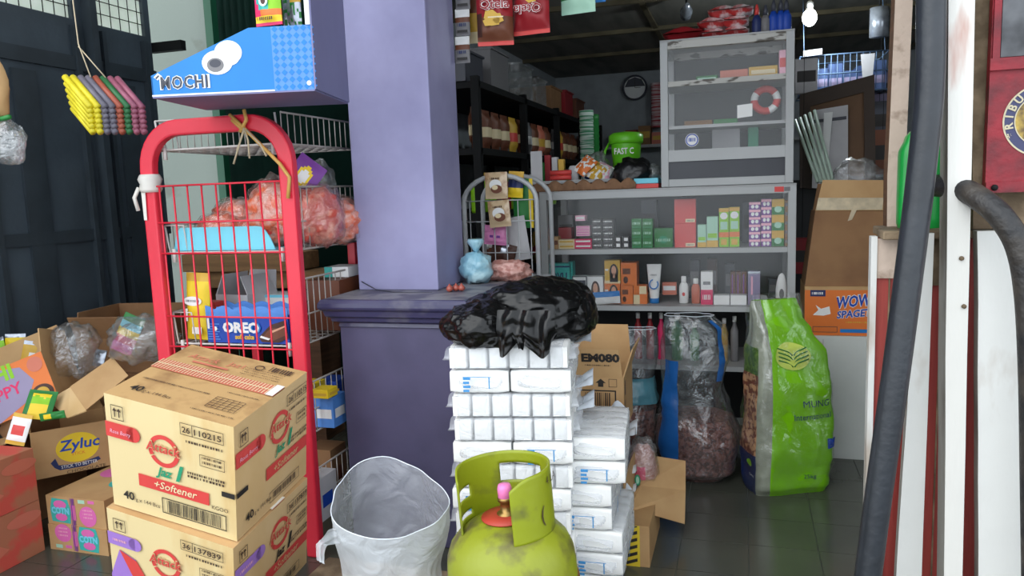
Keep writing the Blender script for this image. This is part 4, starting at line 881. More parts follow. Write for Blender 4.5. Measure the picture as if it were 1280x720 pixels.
for i, (a, b) in enumerate(((925, 948), (950, 974), (976, 1000))): good('perfume_box', ('left', 'middle', 'right')[i]+' slim dark mauve box standing behind the low white boxes', a, 437, b, 545, 'p_brown', Z2, y=3.28, pr=dk, group='slim dark mauve boxes')
good('perfume_box', 'silver and mauve upright box right of the low white boxes', 1005, 436, 1061, 590, 'p_slate', Z2, pr=lambda f, w, h: (f.rect(0, h*.93, w, h, 'foil_silver', 1), f.rect(w*.25, h*.3, w*.4, h*.85, 'p_lpink', 1)))
bottle('roll_on_bottle', 'roll-on bottle with white oval body and red foot, alone at the right', 1159, .045, 447, [(.75, 0), (.95, .03), (.95, .17), (1, .2), (.98, .5), (.8, .75), (.5, .93), (.15, 1), (0.001, 1.005)], 'p_white', mf=lambda i: 'p_dred' if i < 3 else 'p_white', extra=lambda g, w, h: (g.face((0, -w*.31, h*.35), (1, 0, 0), (0, 0, 1)).ell(0, 0, .009, .02, 'p_grey', 1)))
for i, (cx, h0, c) in enumerate(((700, 460, 'p_dgrey'), (740, 385, 'p_dgrey'), (820, 380, 'p_choc'), (900, 400, 'p_dgrey'), (1100, 470, 'p_dgrey'))):
    good('dark_box', ORD[i]+' from the left of the dark boxes at the back of the middle shelf', cx, h0, cx+45, 590, c, Z2, y=3.38, d=.06, group='dark boxes at the back of the shelf', pr=lab('p_grey'))
for i, (cx, h0, c) in enumerate(((320, 200, 'p_dgrey'), (520, 110, 'p_dgrey'), (140, 180, 'p_grey'), (980, 120, 'p_dgrey'))):
    good('dark_box', 'dim box behind the '+('flat black stacks', 'green boxes', 'cream boxes', 'purple columns')[i]+' on the upper shelf', cx, h0, cx+70, 330, c, Z1, y=3.40, d=.06, group='dim boxes at the back of the upper shelf', pr=lab('p_black'))
# bottles in the dark bottom shelf
for i, (px, c, r, h) in enumerate(((797, 'p_dred', .017, .20), (812, 'p_dred', .017, .20), (826, 'p_hot', .016, .20), (846, 'p_kgreen', .024, .2), (868, 'p_kgreen', .02, .16), (905, 'p_gold', .016, .18), (918, 'p_grey', .016, .19), (700, 'p_blue', .02, .18), (720, 'p_grey', .02, .18), (742, 'p_sky', .02, .18))):
    x = at(px, 420, y=3.22).x; t = T('bottle', ('red', 'red', 'pink', 'green', 'short green', 'gold', 'grey', 'blue', 'grey', 'light blue')[i]+' bottle on the dark bottom shelf, '+('beside the open carton', 'second from the open carton', 'between the red and green ones', 'tallest green one behind the clear sacks', 'behind the big clear sack', 'right of the big clear sack neck', 'near the green sack', 'leftmost of all', 'second from the left end', 'third from the left end')[i], 'bottle', (x, 3.24, .36), group='bottles on the bottom shelf')
    g = MB(); g.lathe([(r*.9, 0), (r, .005), (r, h*.68), (r*.45, h*.82), (r*.42, h*.88)], c, 14); g.obj('body', t); g = MB(); g.lathe([(r*.5, h*.88), (r*.5, h)], 'p_white', 10); g.obj('cap', t)

# inside the upper cabinet
UZ = (1.115, 1.33, 1.50)
def ub(name, label, px0, py0, px1, z, mt, y=3.2, d=.08, h=.03, **k):
    A, B = at(px0, py0, y=y), at(px1, py0, y=y); g = MB(); g.box(A.x, y, z, B.x, y+d, z+h, mt); 
    if k.get('pr'): k['pr'](g.face((A.x, y, z), (1, 0, 0), (0, 0, 1)), B.x-A.x, h)
    return g.obj(name, label=label, cat=k.get('cat', 'packet'), bevel=.002)
ub('green_packet', 'green packet lying on the top shelf of the upper cabinet', 870, 95, 897, 1.5, 'p_kgreen', h=.025, pr=lab('p_mint'))
ub('brown_packet', 'brown and orange packet on the top shelf right of the green one', 900, 90, 935, 1.5, 'p_redfade', h=.04)
ub('beige_packet', 'beige rectangular packet at the right of the top shelf', 936, 85, 972, 1.5, 'p_gold', h=.045, pr=lab('p_cream'))
ub('red_white_packs', 'small red and white stacked packs in the right top corner of the upper cabinet', 974, 80, 984, 1.5, 'p_lpink', h=.10, pr=lab('p_red'))
ub('wooden_stick_bundle', 'flat bundle of brown sticks on the lower shelf of the upper cabinet', 855, 135, 890, 1.33, 'raw_wood', h=.022)
ub('green_packet', 'long dark green packet beside the brown sticks in the upper cabinet', 892, 133, 922, 1.33, 'p_kgreen', h=.022)
ub('plastic_stack', 'grey translucent stack standing at the bottom of the upper cabinet', 890, 190, 925, 1.24, 'card_grey', y=3.3, h=.085, cat='box')
ub('plastic_stack', 'greenish upright stack at the bottom right of the upper cabinet', 935, 190, 948, 1.24, 'p_green', y=3.28, h=.085, cat='box')
g = MB(); c = at(957, 125, y=3.26); n = 40
g.grid(lambda u, v: c+V(((.043+.014*math.cos(2*math.pi*v))*math.cos(2*math.pi*u), .02*math.sin(2*math.pi*v), (.043+.014*math.cos(2*math.pi*v))*math.sin(2*math.pi*u))), 40, 10, 'p_red', True, mf=lambda u, v: 'p_white' if int(u*10) % 4 == 0 else 'p_red')
g.obj('tape_ring', label='red and white ring of tape in the upper cabinet', cat='tape')
# on top of the upper cabinet
TZ = 1.664
mat('salt_red', (196, 60, 60), .35, rgb2=(226, 214, 214), fac=(.42, .5), vs=16)
for k, (px, w, z) in enumerate(((893, .10, 0), (920, .10, 0), (890, .11, .04), (918, .11, .04), (905, .12, .08), (925, .10, .08))):
    x = at(px, 40, y=3.26).x; g = MB(); pouch(g, w, .15, .04, 'salt_red', seed=k, wr=.2)
    o = g.obj('sugar_packet', label=('lower left', 'lower right', 'middle left', 'middle right', 'upper left', 'topmost right')[k]+' red and white packet in the heap on the upper cabinet', cat='packet', group='red and white packets on the upper cabinet'); o.matrix_basis = XF((x, 3.17, TZ+z+.022), rx=-90)
g = MB(); pouch(g, .16, .13, .045, 'p_dred', seed=4, wr=.4); o = g.obj('red_packet', label='darker red packet at the left front corner of the upper cabinet top', cat='packet'); o.matrix_basis = XF((at(855, 45, y=3.2).x, 3.15, TZ+.025), rx=-90)
for i, (px, c, h) in enumerate(((946, 'p_navy', .10), (957, 'p_grey', .095), (967, 'p_blue', .11), (976, 'p_blue', .11), (983, 'p_blue', .108))):
    x = at(px, 30, y=3.22).x; t = T('blue_bottle', ('navy bottle with red spout, leftmost', 'grey bottle beside the navy one', 'blue bottle in the middle', 'second blue bottle from the right', 'rightmost blue bottle')[i]+' on top of the upper cabinet', 'bottle', (x, 3.23, TZ), group='bottles on the upper cabinet')
    g = MB(); g.lathe([(.016, 0), (.019, .005), (.019, h*.6), (.009, h*.8)], c, 14); g.obj('body', t); g = MB(); g.lathe([(.009, h*.8), (.009, h), (.004, h+.02)], 'p_red' if i == 0 else 'p_dgrey', 10); g.obj('cap', t)

# on the wide cabinet: egg tray, carton tray of sweets, bags, green tub
mat('egg_tray', (132, 98, 72), .9, var=.2, vs=20, bump=.4)
t = T('egg_tray', 'brown moulded egg tray lying on the wide glass cabinet', 'egg tray', (-.63, 3.26, 1.0895)); g = MB()
g.grid(lambda u, v: ((u-.5)*.43, (v-.5)*.26, .016+.05*0+.016*math.sin(u*2*math.pi*7)*math.cos(v*2*math.pi*4.5)), 84, 50, 'egg_tray')
g.grid(lambda u, v: ((u-.5)*.43, -.13-.014*math.sin(u*math.pi*7)**2*(1-v), .001+.044*v*(1-.45*(1-abs(math.sin(u*math.pi*7))))), 112, 5, 'egg_tray'); g.obj('tray', t, solid=.003)
sw = T('sweets_tray', 'white card display tray with a tall left side, on the egg tray', 'tray', (-.78, 3.24, 1.13))
g = MB(); A = at(664, 222, y=3.17); g.box(A.x, 3.17, 1.125, A.x+.05, 3.173, 1.262, 'card_grey'); g.box(A.x, 3.173, 1.125, A.x+.003, 3.33, 1.262, 'card_grey'); g.box(A.x, 3.17, 1.122, -.52, 3.34, 1.126, 'cab_white'); g.box(A.x+.05, 3.17, 1.126, -.52, 3.173, 1.135, 'cab_white'); g.obj('tray', sw, world=True)
for k, z in enumerate((1.137, 1.158)):
    a, b = at(688, 220-8*k, y=3.2), at(714, 220-8*k, y=3.2); g = MB(); g.tube([(a.x, 3.2, z+.01), (b.x, 3.2, z+.01)], .0105, 'p_red', 12); g.obj('red_can', label=('lower' if k == 0 else 'upper')+' red can lying in the white display tray', cat='can', group='red cans')
for k, (px, c, h, nm) in enumerate(((684, 'p_dred', .12, 'dark red'), (693, 'card_grey', .11, 'white'), (701, 'p_gold', .10, 'gold'), (677, 'p_kgreen', .09, 'green'))):
    x = at(px, 200, y=3.26).x; g = MB(); g.box(x-.012, 3.26, 1.127, x+.012, 3.29, 1.127+h, c); g.obj('upright_box', label=nm+' slim box standing at the back of the white display tray', cat='box', group='slim boxes in the display tray')
t = T('jar', 'small jar with silver lid among the sweets on the wide cabinet', 'jar', (at(716, 200, y=3.26).x, 3.27, 1.127)); g = MB(); g.lathe([(.02, 0), (.022, .005), (.022, .06), (.016, .07)], 'card_grey', 14); g.obj('body', t)
for k, (px, c, nm) in enumerate(((722, 'p_orange', 'orange and white'), (738, 'p_gold', 'golden'), (748, 'p_lpink', 'pink and white'), (731, 'p_navy', 'dark blue'))):
    loose('sweet_packet', nm+' crinkled packet on the white display tray', XF((at(px, 205, y=3.24).x, 3.24+.01*k, 1.137 if k != 0 else 1.165), rx=-40, rz=20*k-30, ry=30), .07, .09, .03, c, lambda u, v, c=c: c if noise.noise(V((u*5, v*5, c.__len__()))) > -.1 else 'p_white', group='crinkled packets on the display tray', seed=k)
clump('plastic_bag', 'pale clear bag bulging behind the sweets on the wide cabinet', V((at(745, 190, y=3.33).x, 3.35, 1.13)), (.06, .05, .06), 'haze_clear', seed=6)
mat('black_film', (10, 10, 11), .25, var=.3, vs=12, bump=1.0, bs=9, spec=.4); mat('black_film2', (20, 20, 22), .35, bump=.5, bs=30)
clump('black_bag', 'small knotted black bag on the wide cabinet under the green tub', V((at(790, 200, y=3.26).x, 3.27, 1.0895)), (.08, .07, .062), 'black_film2', seed=9, amp=.3)
clump('clear_packet', 'crumpled clear wrap at the foot of the upper cabinet', V((at(817, 195, y=3.30).x-.01, 3.30, 1.12)), (.04, .05, .035), 'haze_clear', seed=5)
g = MB(); g.box(-.44, 3.14, 1.0895, -.325, 3.3, 1.108, 'p_red'); g.obj('flat_box', label='flat red box at the left foot of the upper cabinet', cat='box', bevel=.002)
g = MB(); g.box(-.425, 3.145, 1.1085, -.327, 3.3, 1.130, 'p_cyan'); g.obj('flat_box', label='flat light blue box on the flat red box', cat='box', bevel=.002)
t = T('green_tub', 'bright green plastic tub with lid and white lettering, on the wide cabinet', 'tub', (at(782, 175, y=3.42).x, 3.43, 1.0895+.13)); mat('lime_plastic', (104, 196, 36), .35, var=.05)
t.location.z = 1.091; t.matrix_basis = Matrix.Translation(t.location)
g = MB(); g.lathe([(.045, 0), (.05, .004), (.066, .19), (.068, .20)], 'lime_plastic', 28); f = g.face((-.03, -.068, .15), (1, 0, 0), (0, 0, 1)); f.text('FAST C', -.012, 0, .026, 'p_white', k=2, bold=.02, w=.085); g.obj('tub', t)
g = MB(); g.lathe([(.074, .197), (.076, .21), (.076, .232), (.06, .244), (.001, .25)], 'lime_plastic', 28); g.obj('lid', t)
g = MB(); g.tube([(-.076, 0, .2), (-.09, -.02, .17), (-.092, -.03, .15)], .006, 'lime_plastic', 6); g.obj('lid_strap', t)

# ================================================================ back of the shop
mat('cup_green', (60, 140, 96), .5, rgb2=(200, 214, 204), fac=(.48, .52), vs=30, stretch=(.1, .1, 4)); mat('cup_red', (180, 50, 60), .5, rgb2=(220, 200, 200), fac=(.48, .52), vs=30, stretch=(.1, .1, 4))
t = T('wall_shelf', 'long white shelf on the back wall', 'shelf', (-.6, 6.85, 1.45)); g = MB(); g.box(-1.6, 6.75, 1.43, 1.4, 6.99, 1.455, 'cab_white'); g.obj('board', t, world=True); 
g = MB(); g.box(-1.5, 6.8, 1.30, -1.47, 6.99, 1.43, 'cab_white'); g.box(-.2, 6.8, 1.30, -.17, 6.99, 1.43, 'cab_white'); g.obj('bracket', t, world=True)
g = MB(); c = at(794, 110, y=6.97); t = T('wall_clock', 'round wall clock with dark rim on the back wall', 'clock', (c.x, 6.96, c.z)); g.M = XF((0, 0, 0), rx=90); g.lathe([(.001, .012), (.095, .012)], 'card_grey', 30); g.lathe([(.095, 0), (.11, 0), (.11, .03), (.095, .03), (.095, .01)], 'p_dgrey', 30); g.M = Matrix(); 
f = g.face((0, -.0125, 0), (1, 0, 0), (0, 0, 1)); f.ell(0, 0, .094, .094, 'p_white', .3); f.rect(-.002, 0, .002, .07, 'p_black', 1); f.rect(0, -.002, .05, .002, 'p_black', 1); f.poly([(-.09, .01), (.09, .01), (.06, .07), (0, .092), (-.06, .07)], 'p_dgrey', .5); g.obj('clock', t)
for k in range(13):
    x = -1.1+.115*k; c = ('p_brown', 'p_dred', 'kraft_dark', 'p_redfade', 'p_brown')[k % 5]; h = .10+.03*((k*7) % 3)
    g = MB(); g.box(x, 6.78, 1.456, x+.105, 6.92, 1.456+h, c); lab('p_gold')(g.face((x, 6.78, 1.456), (1, 0, 0), (0, 0, 1)), .105, h); g.obj('grocery_box', label=ORD[k]+' box from the left in the brown and red row on the back-wall shelf', cat='box', group='boxes on the back-wall shelf')
def cups(name, label, px, y, z0, z1, mt, r=.04):
    x = at(px, 150, y=y).x; n = 16; pr = []
    for i in range(n): z = z0+(z1-z0)*i/n; pr += [(r*.92, z), (r, z+.004)]
    g = MB(); g.lathe(pr+[(r, z1)], mt, 18, c=(x, y, 0)); return g.obj(name, label=label, cat='cups')
cups('cup_stack', 'tall stack of green and white paper cups behind the sweets', 733, 4.2, 1.0, 1.52, 'cup_green'); cups('cup_stack', 'second darker stack of green cups right beside the tall one', 741, 4.25, 1.0, 1.50, 'p_kgreen', .035)
g = MB(); g.box(-1.0, 4.1, 0, -.45, 4.4, .998, 'cab_back_dark'); g.obj('counter', label='dark counter in the middle of the shop behind the cabinets', cat='counter', bevel=.004)
cups('cup_stack', 'stack of red and white cups at the left edge of the upper cabinet', 821, 6.86, 1.60, 1.98, 'cup_red', .05)
# black shelving along the left interior wall
sh = T('black_shelving', 'black metal shelving full of goods along the left inside wall', 'shelving', (-1.4, 5, 0))
x0, x1, y0, y1 = -1.62, -1.16, 3.34, 6.5
for i, y in enumerate((y0, 4.13, 4.92, 5.71, y1)):
    for x in (x1, x0): g = MB(); g.box(x-.018, y-.018, 0, x+.018, y+.018, 1.62, 'black_metal'); g.obj('post', sh, world=True)
for z in (.28, .66, 1.0, 1.30, 1.60): g = MB(); g.box(x0, y0, z-.03, x1+.018, y1, z, 'black_metal'); g.obj('shelf', sh, world=True)
rr = random.Random(3); kinds = {}
cols_ = {1.30: ['p_brown', 'p_redfade', 'p_dred', 'p_gold', 'p_grey', 'p_orange', 'p_black'], 1.0: ['p_lime', 'p_gold', 'p_dred', 'p_redfade', 'p_brown'], .66: ['p_blue', 'p_red', 'p_gold', 'p_white']}
def gbottle(mt, cp):
    g = MB(); g.lathe([(.03, 0), (.034, .01), (.034, .12), (.014, .16)], mt, 14); t = T('sauce_bottle', 'x', 'bottle'); g.obj('body', t); g = MB(); g.lathe([(.015, .16), (.015, .19)], cp, 10); g.obj('cap', t); return t
def gpack(mt, c2):
    t = T('snack_packet', 'x', 'packet'); g = MB(); pouch(g, .12, .19, .05, mt, lambda u, v: c2 if .3 < v < .55 else mt, seed=len(mt)); g.obj('pouch', t); return t
protos = [gbottle('p_dred', 'p_gold'), gbottle('p_lime', 'p_gold'), gbottle('p_brown', 'p_white'), gpack('p_redfade', 'p_gold'), gpack('p_brown', 'p_cream'), gpack('p_gold', 'p_red'), gpack('p_grey', 'p_white')]
PL = ['red bottle with gold cap', 'green bottle with gold cap', 'brown bottle with white cap', 'pinkish snack packet', 'brown snack packet', 'golden snack packet', 'grey packet']; used = set()
for z, nm in ((1.30, 'upper'), (1.0, 'middle'), (.66, 'lower')):
    y = 3.43; k = 0
    while y < 6.4:
        q = (rr.choice([3, 4, 5, 6, 4]) if z != 1.0 else rr.choice([0, 1, 1, 2])) if z > .7 else rr.choice([3, 5, 2])
        if abs((y-3.34) % .79) < .05: y += .06; continue
        loc = (x1-.04, y, z+.001); lb = PL[q]+', '+ORD[k]+' item from the front on the '+nm+' black shelf'; gp = 'goods on the '+nm+' black shelf'
        rz = math.radians(90) if q > 2 else 0
        if q in used: dup(protos[q], loc, rz, lb, gp)
        else: o = protos[q]; o.matrix_basis = Matrix.Translation(loc) @ Matrix.Rotation(rz, 4, 'Z'); o['label'] = lb; o['group'] = gp; used.add(q)
        y += .15 if q > 2 else .085; k += 1
for q, o in enumerate(protos):
    if q not in used:
        for c in o.children: bpy.data.objects.remove(c)
        bpy.data.objects.remove(o)
for k, (y, w, h, c, nm) in enumerate(((3.45, .25, .13, 'p_dgrey', 'grey flat carton'), (3.85, .3, .2, 'p_grey', 'large grey carton'), (4.35, .28, .2, 'haze_clear', 'clear plastic tub'), (4.7, .25, .17, 'haze_clear', 'second clear plastic tub'), (5.1, .3, .16, 'kraft_dark', 'brown carton'), (5.5, .25, .18, 'p_dred', 'dark red carton'), (5.9, .3, .16, 'p_brown', 'dark brown carton'))):
    g = MB(); g.box(-1.5, y-w/2, 1.601, -1.2, y+w/2, 1.601+h, c); g.box(-1.51, y-w/2-.005, 1.601+h, -1.19, y+w/2+.005, 1.611+h, c); g.obj('storage_box', label=nm+' on top of the black shelving', cat='box', group='boxes on the black shelving')

# ================================================================ right rear: white counter, cartons, frame, basket
mat('counter_white', (214, 218, 214), .5, var=.05)
g = MB(); g.box(.205, 3.14, .0, .52, 3.5, .493, 'counter_white'); g.box(.30, 3.137, .03, .305, 3.14, .48, 'card_grey'); g.obj('counter', label='white painted counter end panel behind the green sack', cat='counter', bevel=.003)
def wow(g, F_):
    f = F_['front']; W_, H_ = .275, .192
    f.rect(0, 0, W_, H_*.93, 'p_orange', 1); f.rect(.02, H_*.80, .075, H_*.93, 'p_navy', 2); f.bars(.026, H_*.84, .068, H_*.89, 'p_white', 7, 3)
    for b, mt, k in ((.07, 'p_white', 2), (.03, 'p_blue', 3)): f.text('WOW', .115, .108, .042, mt, k=k, bold=b, shear=.1, w=.125, rise=.12); f.text('SPAGETI', .117, .068, .027, mt, k=k, bold=b, shear=.1, w=.130, rise=.10)
    f.bars(.15, .05, .23, .056, 'p_gold', 12, 3); f.poly([(.03, .08), (.05, .10), (.04, .12), (.06, .105), (.09, .115), (.095, .085), (.07, .078)], 'p_white', 2)
    f.box(.03, .012, .12, .035, .002, 'p_dgrey', 2); f.rect(.13, .012, W_, .026, 'p_sky', 2)
b = carton(.275, .25, .192, 'kraft'); wow(b, faces(b, .275, .25, .192)); o = b.obj('noodle_carton', label='orange noodle carton with blue and white lettering on the white counter', cat='box', bevel=.002); o.location = (.372, 3.275, .494)
bm = T('tall_carton', 'tall plain brown open carton with clear tape on the orange noodle carton', 'box', (.372, 3.27, .687))
mat('clear_tape', (206, 190, 160), .3, var=.2, vs=30)
g = MB(); w_, d_ = .27, .2
xs = lambda z: .02*z/.28
pts = [(-w_/2, -d_/2, 0), (w_/2, -d_/2, 0), (w_/2, d_/2, 0), (-w_/2, d_/2, 0), (-w_/2+.035, -d_/2+.01, .29), (w_/2+.01, -d_/2+.01, .285), (w_/2+.01, d_/2, .285), (-w_/2+.035, d_/2, .29)]
g.add(pts, [(0, 1, 5, 4), (1, 2, 6, 5), (2, 3, 7, 6), (3, 0, 4, 7), (0, 3, 2, 1)], 'kraft_dark'); g.obj('body', bm, solid=.004)
g = MB(); g.slab([(-w_/2+.04, d_/2-.01, .29), (w_/2+.02, d_/2-.01, .285), (w_/2+.03, d_/2+.03, .38), (-w_/2+.06, d_/2+.03, .395)], .004, 'kraft_dark'); g.obj('flap', bm)
g = MB(); g.slab([(-w_/2+.034, -d_/2+.009, .292), (w_/2+.01, -d_/2+.009, .287), (w_/2+.03, -d_/2+.02, .40), (-w_/2+.06, -d_/2+.02, .41)], .004, 'kraft'); g.obj('flap', bm)
g = MB(); g.slab([(-w_/2+.036, -d_/2+.007, .295), (w_/2, -d_/2+.007, .290), (w_/2+.005, -d_/2+.010, .335), (-w_/2+.044, -d_/2+.010, .342)], .0008, 'clear_tape'); g.slab([(.03, -d_/2+.0055, .30), (.05, -d_/2+.0055, .30), (.03, -d_/2+.004, .255), (.015, -d_/2+.004, .25)], .0006, 'clear_tape'); g.obj('tape', bm)
clump('plastic_bag', 'clear plastic bag sticking out of the tall plain carton', V((.43, 3.29, 1.02)), (.085, .05, .075), 'clear', seed=11)
tb = T('light_tubes', 'bundle of long pale tubes leaning out of the tall carton', 'tubes', (.25, 3.28, .9)); mat('pale_tube', (176, 196, 180), .3)
for k in range(5): g = MB(); a = at(1042-5*k, 228, y=3.42); b = at(1018-6*k, 138+3*k, y=3.6); g.tube([a, b], .007, 'pale_tube', 8); g.obj('tube', tb, world=True)
pf = T('picture_frame', 'large dark brown picture frame leaning behind the tall carton', 'frame', (.42, 3.8, 0)); mat('frame_brown', (62, 48, 38), .6, var=.15); mat('mat_brown', (104, 74, 48), .6)
A, B, Cc, D = at(1000, 235, y=3.8), at(1095, 240, y=3.8), at(1093, 93, y=3.9), at(1000, 118, y=3.9)
def inset(P, k):
    c = sum(P, V())/4; return [p+(c-p)*k for p in P]
Pq = [A, B, Cc, D]; i1 = inset(Pq, .28)
g = MB()
for i in range(4): j = (i+1) % 4; g.slab([Pq[i], Pq[j], i1[j], i1[i]], .03, 'frame_brown', (0, -1, .1))
g.obj('frame', pf, world=True)
g = MB(); g.slab([p+V((0, .01, 0)) for p in i1], .01, 'mat_brown', (0, -1, .1)); g.obj('backing', pf, world=True)
g = MB(); PP = [at(1015, 235, y=3.76), at(1060, 238, y=3.76), at(1060, 131, y=3.84), at(1017, 138, y=3.84)]; g.slab(PP, .003, 'card_grey', (0, -1, 0)); g.slab([at(1017, 150, y=3.82), at(1058, 145, y=3.82), at(1058, 149, y=3.82), at(1017, 154, y=3.82)], .002, 'p_dgrey', (0, -1, 0)); g.slab([at(1028, 205, y=3.75), at(1035, 205, y=3.75), at(1041, 140, y=3.80), at(1030, 141, y=3.80)], .002, 'p_white', (0, -1, 0)); g.obj('paper', pf, world=True)
g = MB(); g.box(.1, 3.86, 0, .9, 4.35, 1.10, 'cab_back_dark'); g.obj('counter', label='dark rear counter under the leaning picture frame', cat='counter', bevel=.004)
wb = T('wire_basket', 'hanging blue-grey wire basket at the right rear of the shop', 'basket', at(1055, 110, y=4.3)); mat('blue_wire', (96, 120, 150), .4); mat('blue_pack', (66, 86, 128), .5, var=.3, vs=14)
g = MB(); a, b = at(1000, 72, y=4.3), at(1112, 62, y=4.3); zt = (a.z+b.z)/2; zb_ = zt-.19
for z in (zt, (zt+zb_)/2, zb_):
    g.tube([(a.x, 4.3, z), (b.x, 4.3, z), (b.x, 4.6, z), (a.x, 4.6, z)], .004, 'blue_wire', 6, closed=True)
for i in range(15): x = a.x+(b.x-a.x)*i/14; g.tube([(x, 4.3, zt), (x, 4.3, zb_), (x, 4.6, zb_)], .0022, 'blue_wire', 5)
for x in (a.x+.02, b.x-.02): g.tube([(x, 4.3, zt), (x, 4.45, 2.11)], .002, 'blue_wire', 5)
g.obj('basket', wb, world=True)
for i in range(6): x = a.x+.04+(b.x-a.x-.08)*i/5; g = MB(); g.box(x-.035, 4.34, zb_+.004, x+.035, 4.54, zb_+.11+.02*(i % 3), 'blue_pack'); lab('p_slate')(g.face((x-.035, 4.34, zb_), (1, 0, 0), (0, 0, 1)), .07, .11); g.obj('blue_packet', label=ORD[i]+' blue packet from the left in the hanging wire basket', cat='packet', group='blue packets in the wire basket')
g = MB(); p = at(1084, 75, y=4.27); g.slab([p+V((-.03, 0, .03)), p+V((.035, 0, .03)), p+V((.015, 0, -.24)), p+V((-.005, 0, -.24))], .003, 'card_grey', (0, -1, 0)); g.obj('paper_strip', label='pale tapered strip hanging from the wire basket', cat='strip')
g = MB(); p = at(1012, 68, y=4.27); g.slab([p+V((-.03, 0, -.01)), p+V((.06, 0, -.005)), p+V((.06, 0, .025)), p+V((-.03, 0, .02))], .003, 'p_grey', (0, -1, 0)); g.obj('price_card', label='small white card clipped on the rim of the wire basket', cat='card')
for i, (px, py, y, s, c, nm) in enumerate(((1008, 95, 4.0, .05, 'card_grey', 'white string of sachets'), (1100, 150, 4.4, .06, 'p_dgrey', 'dark box'), (1104, 190, 4.3, .07, 'p_brown', 'brown-red box'), (1106, 110, 4.5, .05, 'p_slate', 'bluish pack'), (1003, 320, 3.62, .05, 'p_dred', 'dark red pack'))):
    p = at(px, py, y=y); g = MB(); g.box(p.x-s, y, p.z-s*1.6, p.x+s, y+.05, p.z+s*1.6, c); lab('p_black')(g.face((p.x-s, y, p.z-s*1.6), (1, 0, 0), (0, 0, 1)), 2*s, s*3); g.tube([(p.x, y+.025, p.z+s*1.6), (p.x, y+.025, 2.11)], .0015, 'black_metal', 4); g.obj('hanging_pack', label=nm+' hanging at the right rear, beside the '+('bulb', 'wire basket', 'picture frame', 'door post', 'wide cabinet')[i], cat='packet')
g = MB(); p = at(858, 14, z=2.03); g.M = XF(p, rx=70, ry=25); g.lathe([(.03, -.05), (.034, 0), (.02, .04), (.01, .07)], 'foil_silver', 16); g.M = Matrix(); g.tube([p, (p.x, p.y, 2.11)], .006, 'black_metal', 6); g.obj('clamp_lamp', label='small metal lamp clamped at the ceiling left of the glowing bulb', cat='lamp')
g = MB(); p = at(1099, 28, y=4.3); g.M = XF(p); g.tube([(0, 0, -.07), (0, 0, .07)], .045, 'foil_silver', 16); g.M = Matrix(); g.tube([p+V((0, 0, .07)), (p.x, p.y, 2.11)], .003, 'black_metal', 5); g.obj('metal_can', label='shiny metal can hanging under the ceiling at the far right', cat='can')
# ================================================================ CENTRE FOREGROUND
mat('tissue', (238, 238, 236), .75, var=.03, vs=30, bump=.1, bs=60); film('pack_film', (240, 244, 250), .30, rough=.25, bump=.5, bs=24, gloss=.12); mat('print_blue', (60, 140, 200), .5); mat('film_white', (222, 228, 236), .3, var=.1, vs=20, bump=.6, bs=30)
RH = .0605
def tissue_proto(kind):
    """pack .30 x .148 x .058, six folded stacks in a film wrapper with gathered ends"""
    t = T('tissue_pack', 'x', 'tissue pack')
    g = MB(); n = 6 if kind == 0 else 6
    for i in range(n):
        x = -.149+.298*(i+.5)/n; w = .298/n*.94
        def f(u, v, x=x, w=w):
            a = 2*math.pi*u; c, s = math.cos(a), math.sin(a); e = 7
            px = (abs(c)**(2/e))*(1 if c > 0 else -1)*w/2; pz = (abs(s)**(2/e))*(1 if s > 0 else -1)*.0285
            k = 1 if .03 < v < .97 else .9
            return (x+px*k, -.073+.146*v, .0292+pz*k)
        g.grid(f, 28, 6, 'tissue', True)
        for y in (-.073, .073): g.add([(x-w*.44, y, .004), (x+w*.44, y, .004), (x+w*.44, y, .054), (x-w*.44, y, .054)], [(0, 1, 2, 3) if y < 0 else (3, 2, 1, 0)], 'tissue')
    g.obj('tissues', t)
    g = MB()
    def f(u, v):
        a = 2*math.pi*u; c, s = math.cos(a), math.sin(a); e = 9
        k = 1 if .08 < v < .92 else .93
        x = -.166+.332*v; nz = noise.noise(V((v*9, c*2, s*2+kind*5)))*.0025
        if v < .06 or v > .94: return (x+noise.noise(V((c, s, v*3+kind)))*.012, c*.05, .029+s*.012+c*.006)
        return (x, (abs(c)**(2/e))*(1 if c > 0 else -1)*.0755*k+nz, .0293+(abs(s)**(2/e))*(1 if s > 0 else -1)*.0298*k)
    g.grid(f, 32, 20, 'pack_film', True)
    if kind == 1:
        fr_ = g.face((0, -.0785, 0), (1, 0, 0), (0, 0, 1))
        for q in range(5): fr_.rect(-.05+.0*q, .008+.009*q, -.032+.004*(q % 3), .013+.009*q, 'print_blue', 1)
        fr_.poly([(.05, .016), (.054, .016), (.054, .03), (.064, .044), (.059, .044), (.052, .034), (.045, .044), (.040, .044), (.050, .03)], 'print_blue', 1)
        for sg in ((-1, 1) if kind == 1 else ()):
            fe = Frame(g, (sg*.169, 0, 0), (0, sg, 0), (0, 0, 1), (sg, 0, 0))
            for q in range(4): fe.rect(-.035, .010+.010*q, -.020+.003*(q % 2), .016+.010*q, 'print_blue', 1)
            fe.rect(-.035, .046, .035, .0475, 'print_blue', 1); fe.rect(.028, .018, .031, .047, 'print_blue', 1)
    g.obj('wrapper', t)
    if kind == 2:
        g = MB()
        g.grid(lambda u, v: (.150+.045*u, -.06+.12*v+noise.noise(V((u*3, v*4, 2)))*.01, .03+.02*math.sin(v*9)*u+.01*u), 6, 12, 'film_white'); g.obj('loose_film_tail', t)
    return t
tp = [tissue_proto(0), tissue_proto(1), tissue_proto(2)]; tuse = set()
GT = 'white tissue packs'
def tissue(k, M, label, group):
    if k in tuse: dup(tp[k], M=M, label=label, group=group)
    else: tp[k].matrix_basis = M; tp[k]['label'] = label; tp[k]['group'] = group; tuse.add(k)
